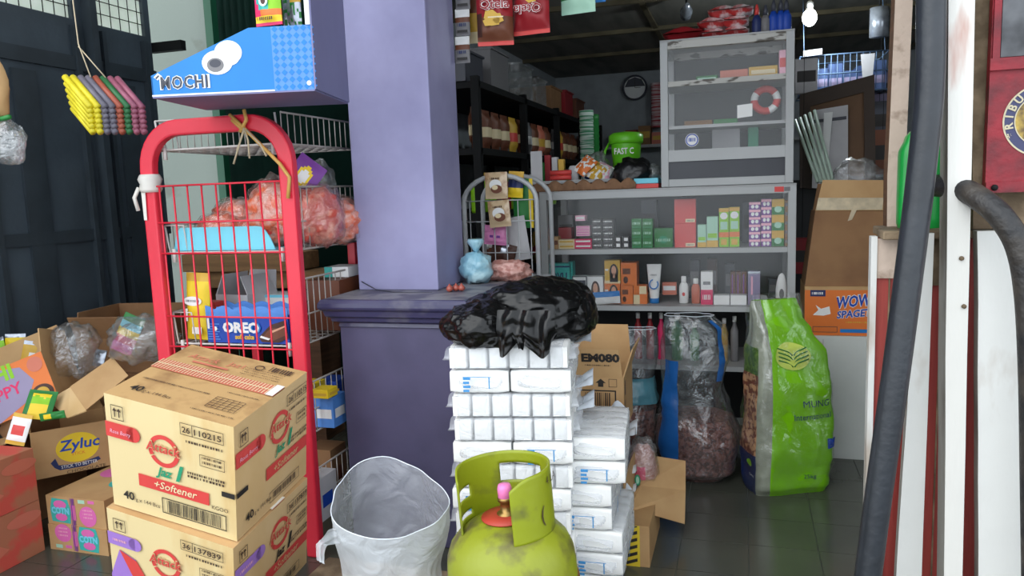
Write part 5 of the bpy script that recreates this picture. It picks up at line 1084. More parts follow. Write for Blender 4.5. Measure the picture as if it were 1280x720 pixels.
A0 = at(558, 463, y=1.70); ztop = A0.z
base = ztop-int(ztop/RH)*RH
AM = Matrix.Translation((A0.x, 1.70, 0)) @ Matrix.Rotation(math.radians(9), 4, 'Z')
nrow = int(ztop/RH)+1
rdm = random.Random(5)
pat = {0: 'L', 1: 'C', 2: 'L', 3: 'L', 4: 'C', 5: 'L', 6: 'C', 7: 'L', 8: 'L', 9: 'C', 10: 'L', 11: 'L', 12: 'C'}
for r in range(nrow):
    z = ztop-r*RH+.001 if r else ztop+.001
    z = ztop - r*RH + .0005
    j = rdm.uniform(-.003, .004)
    if pat[r] == 'L':
        for q in range(2): tissue([0, 2][q], AM @ Matrix.Translation((.150+j*2, .077+.152*q, z)) @ Matrix.Rotation(j*5, 4, 'Z'), 'six-block white pack, '+('front' if q == 0 else 'rear')+' in layer %s from the top, front stack' % ('one', 'two', 'three', 'four', 'five', 'six', 'seven', 'eight', 'nine', 'ten', 'eleven', 'twelve', 'thirteen')[r], 'packs of the front white stack')
    else:
        for q in range(2): tissue([1, 2][q] if r != 4 else [2, 1][q], AM @ Matrix.Translation((.076+.152*q+j*2, .152, z)) @ Matrix.Rotation(math.radians(90)-j*4, 4, 'Z'), 'end-on white pack, '+('left' if q == 0 else 'right')+' in layer %s from the top, front stack' % ('one', 'two', 'three', 'four', 'five', 'six', 'seven', 'eight', 'nine', 'ten', 'eleven', 'twelve', 'thirteen')[r], 'packs of the front white stack')
# end-on print for the cross layers
for r in (1, 4, 6, 9):
    z = ztop-r*RH
BM = Matrix.Translation((-.655, 2.075, 0)) @ Matrix.Rotation(math.radians(3), 4, 'Z')
for r in range(6):
    z = .0005+r*RH; nm = ('bottom', 'second', 'third', 'fourth', 'fifth', 'top')[r]
    if r % 3 != 1:
        for q in range(2): tissue(2 if q else 1, BM @ Matrix.Translation((.155, .077+.152*q, z)), 'wrapped white pack, '+('front' if q == 0 else 'rear')+' in the '+nm+' layer under the open carton', 'packs of the rear white stack')
    else:
        for q in range(2): tissue(2, BM @ Matrix.Translation((.079+.152*q, .152, z)) @ Matrix.Rotation(math.radians(90), 4, 'Z'), 'lengthwise white pack, '+('left' if q == 0 else 'right')+' in the '+nm+' layer of the rear stack', 'packs of the rear white stack')
# white packs standing on end between the two stacks, their film ends showing
for k, (px, py, y, z, rz) in enumerate(((735, 560, 1.99, .0, 80), (752, 600, 2.01, .0, 86), (748, 560, 2.0, .15, 84), (728, 590, 1.95, .15, 95))):
    x = at(px, py, y=y).x
    M = Matrix.Translation((-.395+.03*(k % 2), 1.94 if k % 2 == 0 else 1.945, .0005+RH*(2*k))) @ Matrix.Rotation(math.radians(90+2*k), 4, 'Z')
    tissue(1, M, 'blue-printed white pack, '+('lowest', 'second', 'third', 'topmost')[k]+' in the narrow column beside the front stack', 'packs of the narrow white column')
    tissue(2, M @ Matrix.Translation((0, 0, RH)), 'white pack with loose film tail above the '+('lowest', 'second', 'third', 'topmost')[k]+' printed one, narrow column', 'packs of the narrow white column')

# black plastic bag draped on the stack and the pedestal cap
def wr(p, s=1): return noise.ridged_multi_fractal(p, .9, 2.1, 4, 1.0, 2.0)
g = MB(); zt_ = ztop+RH
def lobe(c, r, seed, nu=110, nv=70, amp=.10):
    c = V(c)
    def f(u, v):
        a = 2*math.pi*u; b = math.pi*(v-.5); cb = math.cos(b)**.75; d = V((cb*math.cos(a), cb*math.sin(a), math.sin(b)))
        k = 1+.16*noise.noise(d*1.6+V((seed, 0, 0)))+amp*(wr(V((d.x*1.5, d.y*1.5, d.z*1.0))+V((seed*2, 0, 0)))-1)*.55+.05*(wr(V((d.x*3.6, d.y*3.6, d.z*2.2))+V((seed*5, 1, 0)))-1)
        q = c+V((d.x*r[0]*k, d.y*r[1]*k, d.z*r[2]*k)); q.z = max(q.z, c.z-r[2]*.9); return q
    g.grid(f, nu, nv, 'black_film', True)
bc = at(668, 392, y=1.90)
lobe((bc.x+.00, 1.90, zt_+.058), (.150, .13, .082), 3)
lobe((at(640, 400, y=1.85).x, 1.88, zt_+.045), (.13, .12, .07), 7)
lobe(at(598, 410, y=1.74)+V((0, .03, .0)), (.098, .085, .058), 11)
lobe((at(708, 396, y=1.92).x, 1.92, zt_+.055), (.075, .11, .075), 15)
P = [at(628, 405, y=1.69), at(690, 405, y=1.69), at(689, 428, y=1.685), at(676, 441, y=1.685), at(664, 438, y=1.685), at(652, 446, y=1.683), at(640, 443, y=1.685), at(629, 425, y=1.688)]
L_, R2 = at(622, 398, y=1.70), at(694, 398, y=1.70)
def hang(u, v):
    x = L_.x+(R2.x-L_.x)*u; low = .095+.020*math.sin(u*9+1.2)+(.018 if .3 < u < .45 else 0)-.02*(u > .9)
    return V((x, 1.70-.016*math.sin(math.pi*min(1, v*1.2))+.006*math.sin(u*19+v*2)+noise.noise(V((u*5, v*4, 1)))*.012, L_.z+.02-low*v))
g.grid(hang, 34, 20, 'black_film'); g.grid(lambda u, v: hang(1-u, v)+V((0, .004, 0)), 34, 20, 'black_film')
g.obj('black_bag', label='big black plastic bag draped over the white stack and the pedestal', cat='bag')

# ledge under the cylinder and the waste bag, below the picture
g = MB(); g.box(-1.0, 1.12, 0, -.2, 1.60, .20, 'grime_brown'); struct('floor_step', g, bevel=.005)
# green gas cylinder
mat('lpg', (140, 150, 24), .45, rgb2=(104, 106, 44), fac=(.58, .70), vs=11, bump=.15, bs=40); mat('lpg_body', (138, 146, 30), .45, rgb2=(92, 84, 48), fac=(.50, .66), vs=13, bump=.15, bs=40); mat('rust_ring', (120, 80, 40), .7, var=.3, vs=30); mat('brass', (150, 120, 70), .35, metal=.8)
gc = V((-.432, 1.375, .2005)); gt = T('gas_cylinder', 'dented yellow-green gas cylinder with collar handle in front of the white stack', 'gas cylinder', M=XF(gc+V((0, 0, -.003)), ry=-3.5))
g = MB(); R_ = .130
prof = [(.088, .012), (.11, .025), (.124, .05), (R_, .08), (R_, .118), (R_+.004, .121), (R_+.004, .129), (R_, .132), (R_, .165), (.127, .19), (.118, .213), (.100, .234), (.075, .250), (.045, .260), (.02, .263), (.001, .263)]
prof = [(R_+.0002*0+r-R_ if False else r, z) for r, z in prof]
g.lathe(prof, 'lpg_body', 44, mf=lambda i: 'rust_ring' if 4 <= i <= 6 else 'lpg_body'); g.obj('body', gt)
g = MB(); g.lathe([(.092, 0), (.095, 0), (.095, .03), (.092, .03)], 'lpg', 36); g.obj('foot_ring', gt)
g = MB(); a0, a1 = math.radians(-66), math.radians(212); nu, nv = 90, 20; cr = .0925; hc = .128
b0 = 0
pts = []
for j in range(nv+1):
    for i in range(nu+1):
        u, v = i/nu, j/nv; a = a0+(a1-a0)*u
        end = min(u, 1-u)/.10; hh = hc*(1 if end > 1 else (.84+.16*math.sin(end*math.pi/2)))
        zb = .236 if True else 0
        pts.append(V((cr*math.cos(a), cr*math.sin(a), zb+hh*v)))
fs = []
for j in range(nv):
    for i in range(nu):
        u, v = (i+.5)/nu, (j+.5)/nv; deg = -66+278*u
        if 158 < deg < 196 and .42 < v < .58: continue
        if 160 < deg < 206 and .10 < v < .18: continue
        if 50 < deg < 112 and .50 < v < .82: continue
        fs.append((j*(nu+1)+i, j*(nu+1)+i+1, (j+1)*(nu+1)+i+1, (j+1)*(nu+1)+i))
g.add(pts, fs, 'lpg', True); o = g.obj('collar_handle', gt, solid=.004)
f = MB(); ff = f
for (s_, a, z, h_, rs) in (('4 LA', -8, .335, .016, 0), ('(', -22, .270, .03, 0)):
    an = math.radians(a); n_ = V((math.cos(an), math.sin(an), 0)); uu = V((-math.sin(an), math.cos(an), 0))
    f.face(n_*(cr+.0035)+V((0, 0, z)), uu, (0, 0, 1), n_).text(s_, -.01, 0, h_, 'p_brownblack', k=1)
f.obj('scratched_marks', gt)
g = MB(); g.lathe([(.02, .26), (.02, .268), (.012, .27), (.012, .292), (.016, .293), (.016, .300), (.010, .301)], 'brass', 18); g.tube([(0, 0, .285), (.03, .01, .285)], .008, 'brass', 10); g.obj('valve', gt)
mat('cap_pink', (240, 130, 190), .4, var=.05); g = MB(); g.lathe([(.011, .296), (.0145, .298), (.0145, .318), (.012, .326), (.001, .327)], 'cap_pink', 18); g.obj('safety_cap', gt)
mat('red_mark', (176, 60, 44), .5); g = MB(); g.lathe([(.026, .2645), (.052, .2605), (.052, .2625), (.026, .2665)], 'red_mark', 24); g.obj('red_ring_mark', gt)

# frosted bag standing open
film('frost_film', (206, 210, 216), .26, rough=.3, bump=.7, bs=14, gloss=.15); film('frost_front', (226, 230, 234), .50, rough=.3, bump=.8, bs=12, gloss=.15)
bt = T('plastic_liner', 'open frosted plastic bag standing between the cartons and the gas cylinder', 'bag', (-.722, 1.40, .2005))
g = MB(); cdir = math.atan2(-1.40, .715)
def bagf(u, v):
    a = 2*math.pi*u; d = math.cos(a-cdir)  # +1 towards the street
    top = .262-.055*d+.05*max(0, math.cos(a-cdir-math.pi*.93))**6
    top = .258+.040*(-d)+.016*max(0, math.cos(a-(cdir+math.pi*1.02)))**8
    r = .098+.022*v+.006*math.sin(3*a+1)*v+noise.noise(V((math.cos(a)*2, math.sin(a)*2, v*3)))*.010
    if v > .93: r += .002
    return (r*math.cos(a)*1.02, r*math.sin(a)*.86, top*v)
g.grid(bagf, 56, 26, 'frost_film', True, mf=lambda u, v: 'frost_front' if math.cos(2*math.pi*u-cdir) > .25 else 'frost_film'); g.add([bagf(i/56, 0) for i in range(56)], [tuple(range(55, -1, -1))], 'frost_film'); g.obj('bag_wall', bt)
g = MB(); g.tube([bagf(i/56, 1.0) for i in range(56)], .0011, 'film_white', 6, closed=True); g.obj('rim', bt)
g = MB(); la = at(414, 680, d=1.56)-bt.location
q_ = bt.location; pth = [p_-q_ for p_ in (at(426, 668, d=1.57), at(414, 671, d=1.54), at(404, 678, d=1.52), at(401, 686, d=1.52), at(401, 694, d=1.52), at(402, 703, d=1.52))]
def ear(u, v):
    k = min(4.999, u*5); i = int(k); p_ = pth[i].lerp(pth[i+1], k-i); wdt = .030*(1-.35*u)
    return p_+V((.35*wdt*(v-.5)+.004*math.sin(v*14+u*5), .5*wdt*(v-.5), -wdt*(v-.5)+.004*math.sin(u*11+v*3)))
g.grid(ear, 24, 12, 'frost_front'); g.obj('folded_ear', bt)

# --- open EMERO-like carton on the rear white stack
def em(m, F_):
    f = F_['front']
    f.box(.10, .055, .212, .130, .004, 'p_black', 1); f.bars(.118, .065, .196, .122, 'p_brownblack', 13, 1); f.bars(.105, .040, .19, .046, 'p_brownblack', 14, 1)
    f.poly([(.150, .152), (.166, .165), (.182, .152)], 'p_black', 1); f.rect(.158, .140, .174, .152, 'p_black', 1); f.box(.19, .14, .215, .165, .0015, 'p_brownblack', 1)
    f = F_['right']; f.rect(.02, .11, .035, .155, 'p_brownblack', 1); f.rect(.02, .05, .032, .095, 'p_brownblack', 1)
eM = Matrix.Translation((-.458, 2.315, .0005+6*RH+.0005)) @ Matrix.Rotation(math.radians(1), 4, 'Z')
e = open_carton('paper_carton', 'open brown carton with a printed barcode and house mark beside the clear sacks', eM, .235, .21, .168, 'kraft', flaps=(98, 108, 93, 80), fl=(.09, .09, .125, .1), prints=em)
fl_ = [o for o in e.children if o.name.startswith('flap')][0]
g = MB(); g.M = Matrix.Translation((0, -.105, .168)) @ Matrix.Rotation(math.radians(98), 4, 'X'); f = g.face((.095, .035, -.004), (-1, 0, 0), (0, 1, 0), (0, 0, -1))
f = Frame(g, (-.117, 0.03, .0006), (1, 0, 0), (0, 1, 0), (0, 0, 1)); f.text('EM080', .11, .022, .024, 'p_black', k=1, bold=.05, w=.115); f.bars(.12, .008, .2, .012, 'p_brownblack', 14, 1); g.obj('flap_print', e)
loose('blue_white_packet', 'blue and white packet behind the black bag, inside the wide glass cabinet', XF((at(739, 388, y=3.16).x, 3.155, .632), ry=86), .052, .125, .018, 'p_blue', lambda u, v: 'p_white' if u > .45 else 'p_sky', seed=3)

# --- carton with hazard stripe and a bent cardboard flap
mat('hz_yellow', (226, 196, 50), .5, var=.05)
ht = T('striped_carton', 'narrow carton with a black and yellow hazard stripe at the foot of the white stack', 'box', (-.29, 2.24, .0)); g = MB(); g.box(-.038, -.14, 0, .035, .14, .125, 'kraft'); f = g.face((-.038, -.14, 0), (1, 0, 0), (0, 0, 1)); f.rect(0, 0, .045, .125, 'hz_yellow', 1)
for q in range(6): z = .004+.021*q; f.poly([(0.006, z), (.038, z+.012 if z+.012 < .124 else .124), (.038, min(.1245, z+.022)), (.006, min(.1245, z+.010))], 'p_black', 2)
g.obj('body', ht, bevel=.001)
g = MB(); g.slab([(-.036, -.138, .1255), (-.036, .13, .1255), (-.034, .13, .26), (-.034, -.138, .27)], .004, 'kraft'); g.obj('flap', ht)
Pm = lambda p: V(p)
q4, q3, q2, q1 = at(789, 636, y=2.20), at(856, 655, y=2.30), at(857, 576, y=2.44), at(806, 568, y=2.42)
m1, m2 = at(800, 607, y=2.30), at(857, 613, y=2.36)
g = MB(); g.slab([q4, q3, m2, m1], .004, 'kraft'); g.slab([m1, m2, q2, q1], .004, 'kraft'); g.slab([q4, m1, at(797, 612, y=2.27), at(787, 630, y=2.18)], .004, 'kraft')
g.obj('cardboard_sheet', label='bent brown cardboard sheet leaning between the striped carton and the clear sack', cat='cardboard')
mat('nuts', (176, 120, 110), .4, rgb2=(206, 160, 150), fac=(.45, .55), vs=60, bump=.5)
t = T('nut_bag', 'small clear bag of pinkish nuts with a green sticker behind the striped carton', 'bag', (-.305, 2.36, .1255))
g = MB(); g.ball((0, 0, .075), (.045, .04, .08), 'nuts', 20, 14, .15, 3, 2, p=.8, mf=lambda u, v: 'p_hot' if .35 < v < .55 and u < .8 else 'nuts'); g.obj('contents', t)
g = MB(); g.ball((0, 0, .085), (.05, .045, .095), 'clear', 20, 14, .2, 3, 2, p=.8); g.obj('film', t)
g = MB(); f = Frame(g, at(797, 600, y=2.29)-V((-.305, 2.36, .1255)), (1, 0, 0), (0, 0, 1), (0, -1, 0)); f.ell(0, 0, .009, .018, 'p_green', 1); f.ell(0, 0, .005, .012, 'p_mint', 2); g.obj('sticker', t)

# --- sacks on the tiled floor
mat('beans', (150, 96, 84), .45, rgb2=(104, 62, 56), fac=(.45, .56), vs=70, bump=.7, bs=90, coat=.3); mat('blue_stripe', (34, 96, 166), .3, var=.15, vs=10, bump=.5, bs=20, coat=.3); mat('teal_film', (74, 128, 142), .3, var=.3, vs=8, bump=.6, bs=20, coat=.3)
film('sack_film', (112, 122, 126), .24, rough=.18, bump=1.0, bs=11, gloss=.3)
def sup(a, e): c, s = math.cos(a), math.sin(a); return (abs(c)**(2/e)*(1 if c > 0 else -1), abs(s)**(2/e)*(1 if s > 0 else -1))
def sackf(prof, e=3, nz=.012, seed=0):
    """prof rows: (v, half width, half depth, x shift, y shift, z)"""
    def f(u, v):
        for i in range(len(prof)-1):
            if prof[i][0] <= v <= prof[i+1][0]:
                k = (v-prof[i][0])/(prof[i+1][0]-prof[i][0]); k2 = k*k*(3-2*k); q = [prof[i][j]*(1-(k2 if j < 5 else k))+prof[i+1][j]*(k2 if j < 5 else k) for j in range(6)]; break
        c, s = sup(2*math.pi*u, e); n_ = noise.noise(V((c*2.2+seed, s*2.2, q[5]*9)))*nz+noise.noise(V((c*1.2+seed, s*1.2, q[5]*45)))*nz*.3
        return V((q[3]+c*(q[1]+n_), q[4]+s*(q[2]+n_), q[5]))
    return f
def wrap_text(g, surf, s_, uc_, v0, hv, wu, mt, bold=.02, off=.004, rev=False):
    vs, fs, wd = text_geo(s_, bold)
    pts = []
    for x, y in vs:
        u = uc_+(x/wd-.5)*wu; v = v0+y/.7*hv; p = surf(u, v); du = surf(u+.01, v)-surf(u-.01, v); dv = surf(u, min(1, v+.01))-surf(u, v-.01); n_ = du.cross(dv).normalized(); pts.append(p+n_*off)
    g.add(pts, fs, mt)
# green mung bean sack (turned 45 degrees: corner to the street)
mat('sack_green', (126, 200, 16), .28, var=.08, vs=5, bump=.5, bs=14, coat=.4); mat('sack_clearstrip', (150, 156, 140), .2, var=.2, vs=14, bump=.7, bs=20, coat=.6); mat('pic_beans', (120, 66, 50), .3, rgb2=(196, 150, 110), fac=(.46, .52), vs=50, coat=.4); mat('pic_peas', (96, 130, 50), .3, rgb2=(60, 96, 30), fac=(.46, .52), vs=60, coat=.4)
def sx(fn, e): return lambda s, v: fn(.75+math.asin(max(-1, min(1, (1 if s > 0 else -1)*abs(s)**(e/2))))/(2*math.pi), v)
ws = T('mung_bean_sack', 'upright bright green sack lettered MUNG on the dark floor', 'sack', (.152, 2.80, 0), math.radians(24))
P_ = [(0, .135, .065, 0, 0, .0), (.06, .145, .085, 0, 0, .03), (.3, .148, .10, 0, 0, .18), (.6, .14, .095, .0, 0, .38), (.75, .125, .085, -.01, 0, .50), (.86, .10, .06, -.03, 0, .58), (.93, .088, .04, -.045, 0, .635), (1, .082, .012, -.05, 0, .69)]
sf = sackf(P_, 4.2, .010, 3)
def smf(u, v):
    # u=.5 is the left narrow side, .75 the front
    if .625 < u < .95: return 'sack_green' if u > .672 else 'sack_clearstrip'
    if .56 < u <= .625: return 'sack_clearstrip'
    if .42 < u <= .56:
        if v < .24: return 'p_navy'
        if v > .8: return 'sack_clearstrip'
        return 'pic_peas' if v > .66 else 'pic_beans'
    return 'sack_green'
g = MB(); g.grid(sf, 96, 48, 'sack_green', True, mf=smf)
g.add([sf(i/96, 0) for i in range(96)], [tuple(range(95, -1, -1))], 'sack_green')
for b in g.fs: pass
def disc(g, surf, uc_, vc, ru, rv, mt, off=.004, n=26, a=0, b=360):
    pts = []
    for i in range(n):
        t_ = math.radians(a+(b-a)*i/n); u = uc_+ru*math.cos(t_); v = vc+rv*math.sin(t_); p = surf(u, v); du = surf(u+.01, v)-surf(u-.01, v); dv = surf(u, v+.01)-surf(u, v-.01); pts.append(p+du.cross(dv).normalized()*off)
    g.add(pts, [tuple(range(n))], mt)
sq = sx(sf, 4.2)
wrap_text(g, sq, 'MUNG', .42, .515, .034, .70, 'p_navy', .0, .006); wrap_text(g, sq, 'International', .33, .450, .030, .98, 'p_navy', .0, .006); wrap_text(g, sq, 'BI', .82, .285, .045, .22, 'p_blue', .08, .006); wrap_text(g, sq, '25kg', .30, .115, .024, .30, 'p_navy', .0, .006)
wrap_text(g, sf, 'Germany', .53, .12, .016, .05, 'p_white', .0, .005); disc(g, sf, .515, .20, .014, .022, 'p_lime', .005)
mat('sack_emblem', (196, 214, 96), .4); disc(g, sq, -.10, .755, .50, .062, 'sack_emblem', .005)
for k in range(4):
    for sg in (-1, 1):
        pts = []
        for i in range(7): t_ = i/6; u = -.10+sg*(.02+.40*t_); v = .705+.017*k+.035*t_**.6; p = sq(u, v); pts.append(p+(sq(u+.05, v)-sq(u-.05, v)).cross(sq(u, v+.01)-sq(u, v-.01)).normalized()*.0065)
        g.tube(pts, .0022, 'p_kgreen', 5)
g.obj('sack_body', ws)
P2 = [(v, a+.006, b+.006, x, y, z+(.02 if v == 1 else 0)) for v, a, b, x, y, z in P_]; s2 = sackf(P2, 3.4, .014, 5)
film('sack_over', (200, 206, 196), .03, rough=.12, bump=1.0, bs=9, gloss=.22); g = MB(); g.grid(s2, 60, 34, 'sack_over', True); g.obj('clear_overwrap', ws)
# large clear sack with a blue stripe
def clear_sack(name, label, x, y, rz, P_, fill, stripe, seed, top_open=True):
    t = T(name, label, 'sack', (x, y, 0), math.radians(rz)); f_ = sackf(P_, 2.6, .014, seed)
    Pi = [(v, a-.007, b-.007, sx, sy, z+.003) for v, a, b, sx, sy, z in P_]; fi = sackf(Pi, 2.6, .014, seed)
    g = MB(); g.grid(lambda u, v: fi(u, v*fill), 60, 24, 'beans', True); n_ = 60; top = [fi(i/n_, fill) for i in range(n_)]; c = sum(top, V())/n_+V((0, 0, .012)); g.add(top+[c], [(i, (i+1) % n_, n_) for i in range(n_)], 'beans', True)
    g.add([fi(i/60, 0) for i in range(60)], [tuple(range(59, -1, -1))], 'beans'); g.obj('beans', t)
    g = MB(); g.grid(f_, 72, 44, 'sack_film', True); g.obj('clear_film', t)
    for (ua, ub, va, vb, mt) in stripe:
        g = MB(); g.grid(lambda u, v: f_(ua+(ub-ua)*u, va+(vb-va)*v)*1.0+(V((0, 0, 0))), 10, 30, mt)
        for p in g.v: d = V((p.x, p.y, 0)); p += d.normalized()*.003
        g.obj('printed_stripe', t)
    g = MB(); g.tube([f_(i/48, 1) for i in range(48)], .0014, 'film_white', 6, closed=True); g.obj('rim', t)
    return t
clear_sack('clear_bean_sack', 'big open clear sack with a blue stripe holding brown beans', -.16, 2.86, 0,
           [(0, .10, .09, 0, 0, 0), (.08, .145, .125, 0, 0, .04), (.25, .158, .13, 0, 0, .15), (.42, .128, .11, -.01, 0, .28), (.55, .112, .10, -.02, 0, .36), (.75, .125, .10, -.01, 0, .48), (.9, .115, .075, -.01, 0, .57), (1, .085, .04, -.03, -.01, .62)], .36,
           [(.60, .70, .02, .72, 'blue_stripe'), (.86, .90, .6, .97, 'blue_stripe')], 2)
clear_sack('clear_bean_sack', 'smaller clear sack with a teal band holding brown beans, left of the blue-striped one', -.425, 2.87, 12,
           [(0, .085, .08, 0, 0, 0), (.08, .108, .10, 0, 0, .04), (.3, .108, .10, 0, 0, .17), (.48, .105, .095, .01, 0, .29), (.62, .08, .075, .02, 0, .37), (.8, .085, .07, .03, 0, .46), (1, .06, .03, .05, 0, .56)], .42,
           [(.52, .98, .47, .64, 'teal_film')], 6)

# --- white wire rack behind the pedestal and its goods
wr_ = T('wire_rack', 'small arched white wire rack behind the pedestal, left of the glass cabinet', 'rack', (-.87, 2.8, 0)); mat('rack_white', (178, 180, 182), .4)
yA, xa, xb = 2.78, at(584, 260, y=2.78).x-.012, at(671, 260, y=2.78).x
zt2 = at(627, 219, y=2.78).z; rx_ = (xb-xa)/2; pts = [(xa, yA, 0), (xa, yA, zt2-.10)]+[(xa+rx_-rx_*math.cos(math.pi*i/14), yA, zt2-.10+.10*math.sin(math.pi*i/14)) for i in range(1, 14)]+[(xb, yA, zt2-.10), (xb, yA, 0)]
g = MB(); g.tube(pts, .0095, 'rack_white', 10); g.obj('front_arch', wr_, world=True)
g = MB(); g.tube([(p[0], p[1]+.22, p[2]) for p in pts], .0095, 'rack_white', 10); g.obj('rear_arch', wr_, world=True)
g = MB()
for k in range(6): x = xa+(xb-xa)*(k+.5)/6; g.tube([(x, yA-.004, .3), (x, yA-.004, zt2-.095)], .0022, 'rack_white', 5)
for z in (.35, .55, .755, .865, .985, zt2-.095): g.tube([(xa, yA-.004, z), (xb, yA-.004, z)], .0025, 'rack_white', 5)
for z in (.755, .4):
    for k in range(7): y = yA+.22*k/6; g.tube([(xa, y, z), (xb, y, z)], .002, 'rack_white', 5)
g.obj('wire_grid', wr_, world=True)
mat('coffee', (206, 180, 144), .3, rgb2=(176, 140, 104), fac=(.5, .6), vs=20, coat=.5)
for k, (px, py, w, h, rz_) in enumerate(((621, 249, .088, .10, 0), (626, 284, .085, .10, -4))):
    p = at(px, py, y=2.755); t = T('coffee_sachet', ('upper' if k == 0 else 'lower')+' beige coffee sachet in the strip hanging on the white wire rack', 'sachet', M=XF((p.x, 2.755, p.z+.001), ry=rz_), group='coffee sachets on the wire rack')
    g = MB(); pouch(g, w, h, .014, 'coffee', seed=k+2, crimp=.08, wr=.3, nu=16, nv=20); f = g.face((0, -.011, h*.45), (1, 0, 0), (0, 0, 1))
    f.ell(0, .008, .024, .020, 'p_white', 1); f.ell(.004, -.008, .022, .016, 'p_brown', 2); f.ell(-.002, -.002, .012, .009, 'p_cream', 3); f.bars(-.02, .028, .018, .035, 'p_choc', 7, 2); g.obj('pouch', t)
loose('snack_packet', 'yellow packet behind the coffee sachets on the white wire rack', pose(644, 247, 0, 5, 0, y=2.82), .06, .10, .02, 'p_gold', cmap((.4, 'p_yellow'), (.7, 'p_navy'), (1, 'p_gold')), seed=7)
loose('green_packet', 'green packet with a yellow edge leaning inside the white wire rack', pose(655, 285, 0, 0, 0, y=2.86), .08, .19, .02, 'p_kgreen', lambda u, v: 'p_yellow' if u > .8 else 'p_kgreen', seed=8)
loose('white_sheet_packet', 'pale lilac flat packet leaning in the right of the white wire rack', pose(652, 325, 0, -8, 0, y=2.84), .08, .17, .015, 'card_grey', seed=9)
mat('pink_pastel', (226, 140, 190), .4, bump=.3)
loose('pink_packet', 'pink packet hanging below the coffee sachets in the white wire rack', pose(619, 306, 0, 5, 0, y=2.80), .09, .075, .02, 'pink_pastel', lambda u, v: 'p_violet' if .35 < v < .5 and (.25 < u < .4 or .62 < u < .75) else 'pink_pastel', seed=3)
loose('brown_packet', 'brown and silver packet at the bottom of the white wire rack', pose(625, 335, 0, 15, 0, y=2.82), .10, .10, .03, 'p_brown', lambda u, v: 'foil_silver' if v > .6 and .4 < u < .7 else 'p_choc', seed=5)
mat('blue_film', (140, 190, 208), .3, rgb2=(180, 214, 222), fac=(.45, .6), vs=14, bump=1.0, bs=24, coat=.5)
clump('blue_bag', 'knotted light blue plastic bag on the pedestal beside the lavender pillar', V((at(595, 345, y=2.42).x, 2.43, .790)), (.052, .048, .055), 'blue_film', seed=4, amp=.3, neck=True)
clump('brown_film_bag', 'crumpled clear bag with brown contents behind the light blue bag', V((at(636, 345, y=2.52).x, 2.50, .790)), (.085, .05, .036), 'nuts', seed=2, amp=.3)
mat('onion', (170, 84, 70), .35, var=.25, vs=20, coat=.4)
for k, (px, py) in enumerate(((562, 361), (570, 360), (577, 360))):
    p = at(px, py, z=.80); t = T('shallot', ('left', 'middle', 'right')[k]+' small reddish shallot on the pedestal in front of the light blue bag', 'shallot', (p.x, p.y, .7905), group='shallots on the pedestal')
    g = MB(); g.lathe([(.001, 0), (.008, .002), (.012, .009), (.009, .016), (.003, .022), (.001, .026)], 'onion', 14); g.obj('bulb', t)
m = MB(); m.tube([at(452, 352, y=2.25), at(470, 362, y=2.24), at(492, 365, y=2.2), at(540, 366, y=2.2)], .0018, 'p_dgrey', 6); m.obj('wire_piece', label='thin dark wire lying on the pedestal at the foot of the pillar', cat='wire')

# --- packets hanging at the top of the opening
film('dummy_hook', (80, 80, 80), .5)
def qtela(name, label, px, py, y, w, h, flip, rz):
    p = at(px, py, y=y); M = XF(p, rz=rz)
    t = T(name, label, 'packet', M=M, group='red crisp packets'); g = MB()
    g.M = Matrix() if not flip else XF((0, 0, h), ry=180)
    pouch(g, w, h, .05, 'p_dred', lambda u, v: 'p_red' if (v < .07 or v > .93) else 'p_choc' if .12 < v < .5 and u < .15 else ('p_brown' if v < .42 else 'p_dred'), seed=int(px), wr=.2, nu=22, nv=30)
    for (cx_, cz_, r_, a_) in ((-.012, -.035, .024, .3), (.012, -.045, .022, 1.2), (.0, -.052, .022, 2.2), (-.02, -.055, .018, .8)): Frame(g, (0, -.0305, h*.62), (1, 0, 0), (0, 0, 1), (0, -1, 0)).poly([(cx_+r_*math.cos(a_+q), cz_+r_*.8*math.sin(a_+q)) for q in (0, .9, 2, 3.3, 4.6)], 'p_gold', 1+r_*30)
    f = Frame(g, (0, -.031, h*.56), (1, 0, 0), (0, 0, 1), (0, -1, 0))
    for b, mt, k in ((.05, 'p_white', 2), (.02, 'p_dred', 3)): f.text('Qtela', -.047, 0, .026, mt, k=k, bold=b, w=.098)
    f.rect(-.02, -.03, .03, -.026, 'p_cream', 1); g.obj('pouch', t)
    g = MB(); g.tube([(0, 0, h*.97), (0, 0, 2.6-p.z)], .0015, 'string_beige', 5); g.obj('string', t)
qtela('crisp_packet', 'red crisp packet hanging upright, right of the pillar', 620, 57, 2.45, .118, .20, False, 12)
qtela('crisp_packet', 'red crisp packet hanging upside down, right of the upright one', 665, 43, 2.50, .125, .20, True, -5)
hang_pouch('drink_packet', 'dark brown packet strip hanging behind the upright red crisp packet', 600, 54, 2.6, .08, .2, .02, 'p_brown', cmap((.2, 'p_cream'), (.5, 'p_gold'), (.8, 'p_brown'), (1, 'p_grey')), seed=3, rz=10)
hang_pouch('green_packet', 'dark green packet with white foot hanging under the shop ceiling', 723, 17, 2.6, .12, .18, .03, 'p_kgreen', cmap((.28, 'p_mint'), (1, 'p_kgreen')), seed=6, rz=-8)
hang_pouch('sky_blue_packet', 'light blue packet edge hanging right of the green packet', 748, 3, 2.65, .05, .12, .02, 'p_sky', None, seed=6)
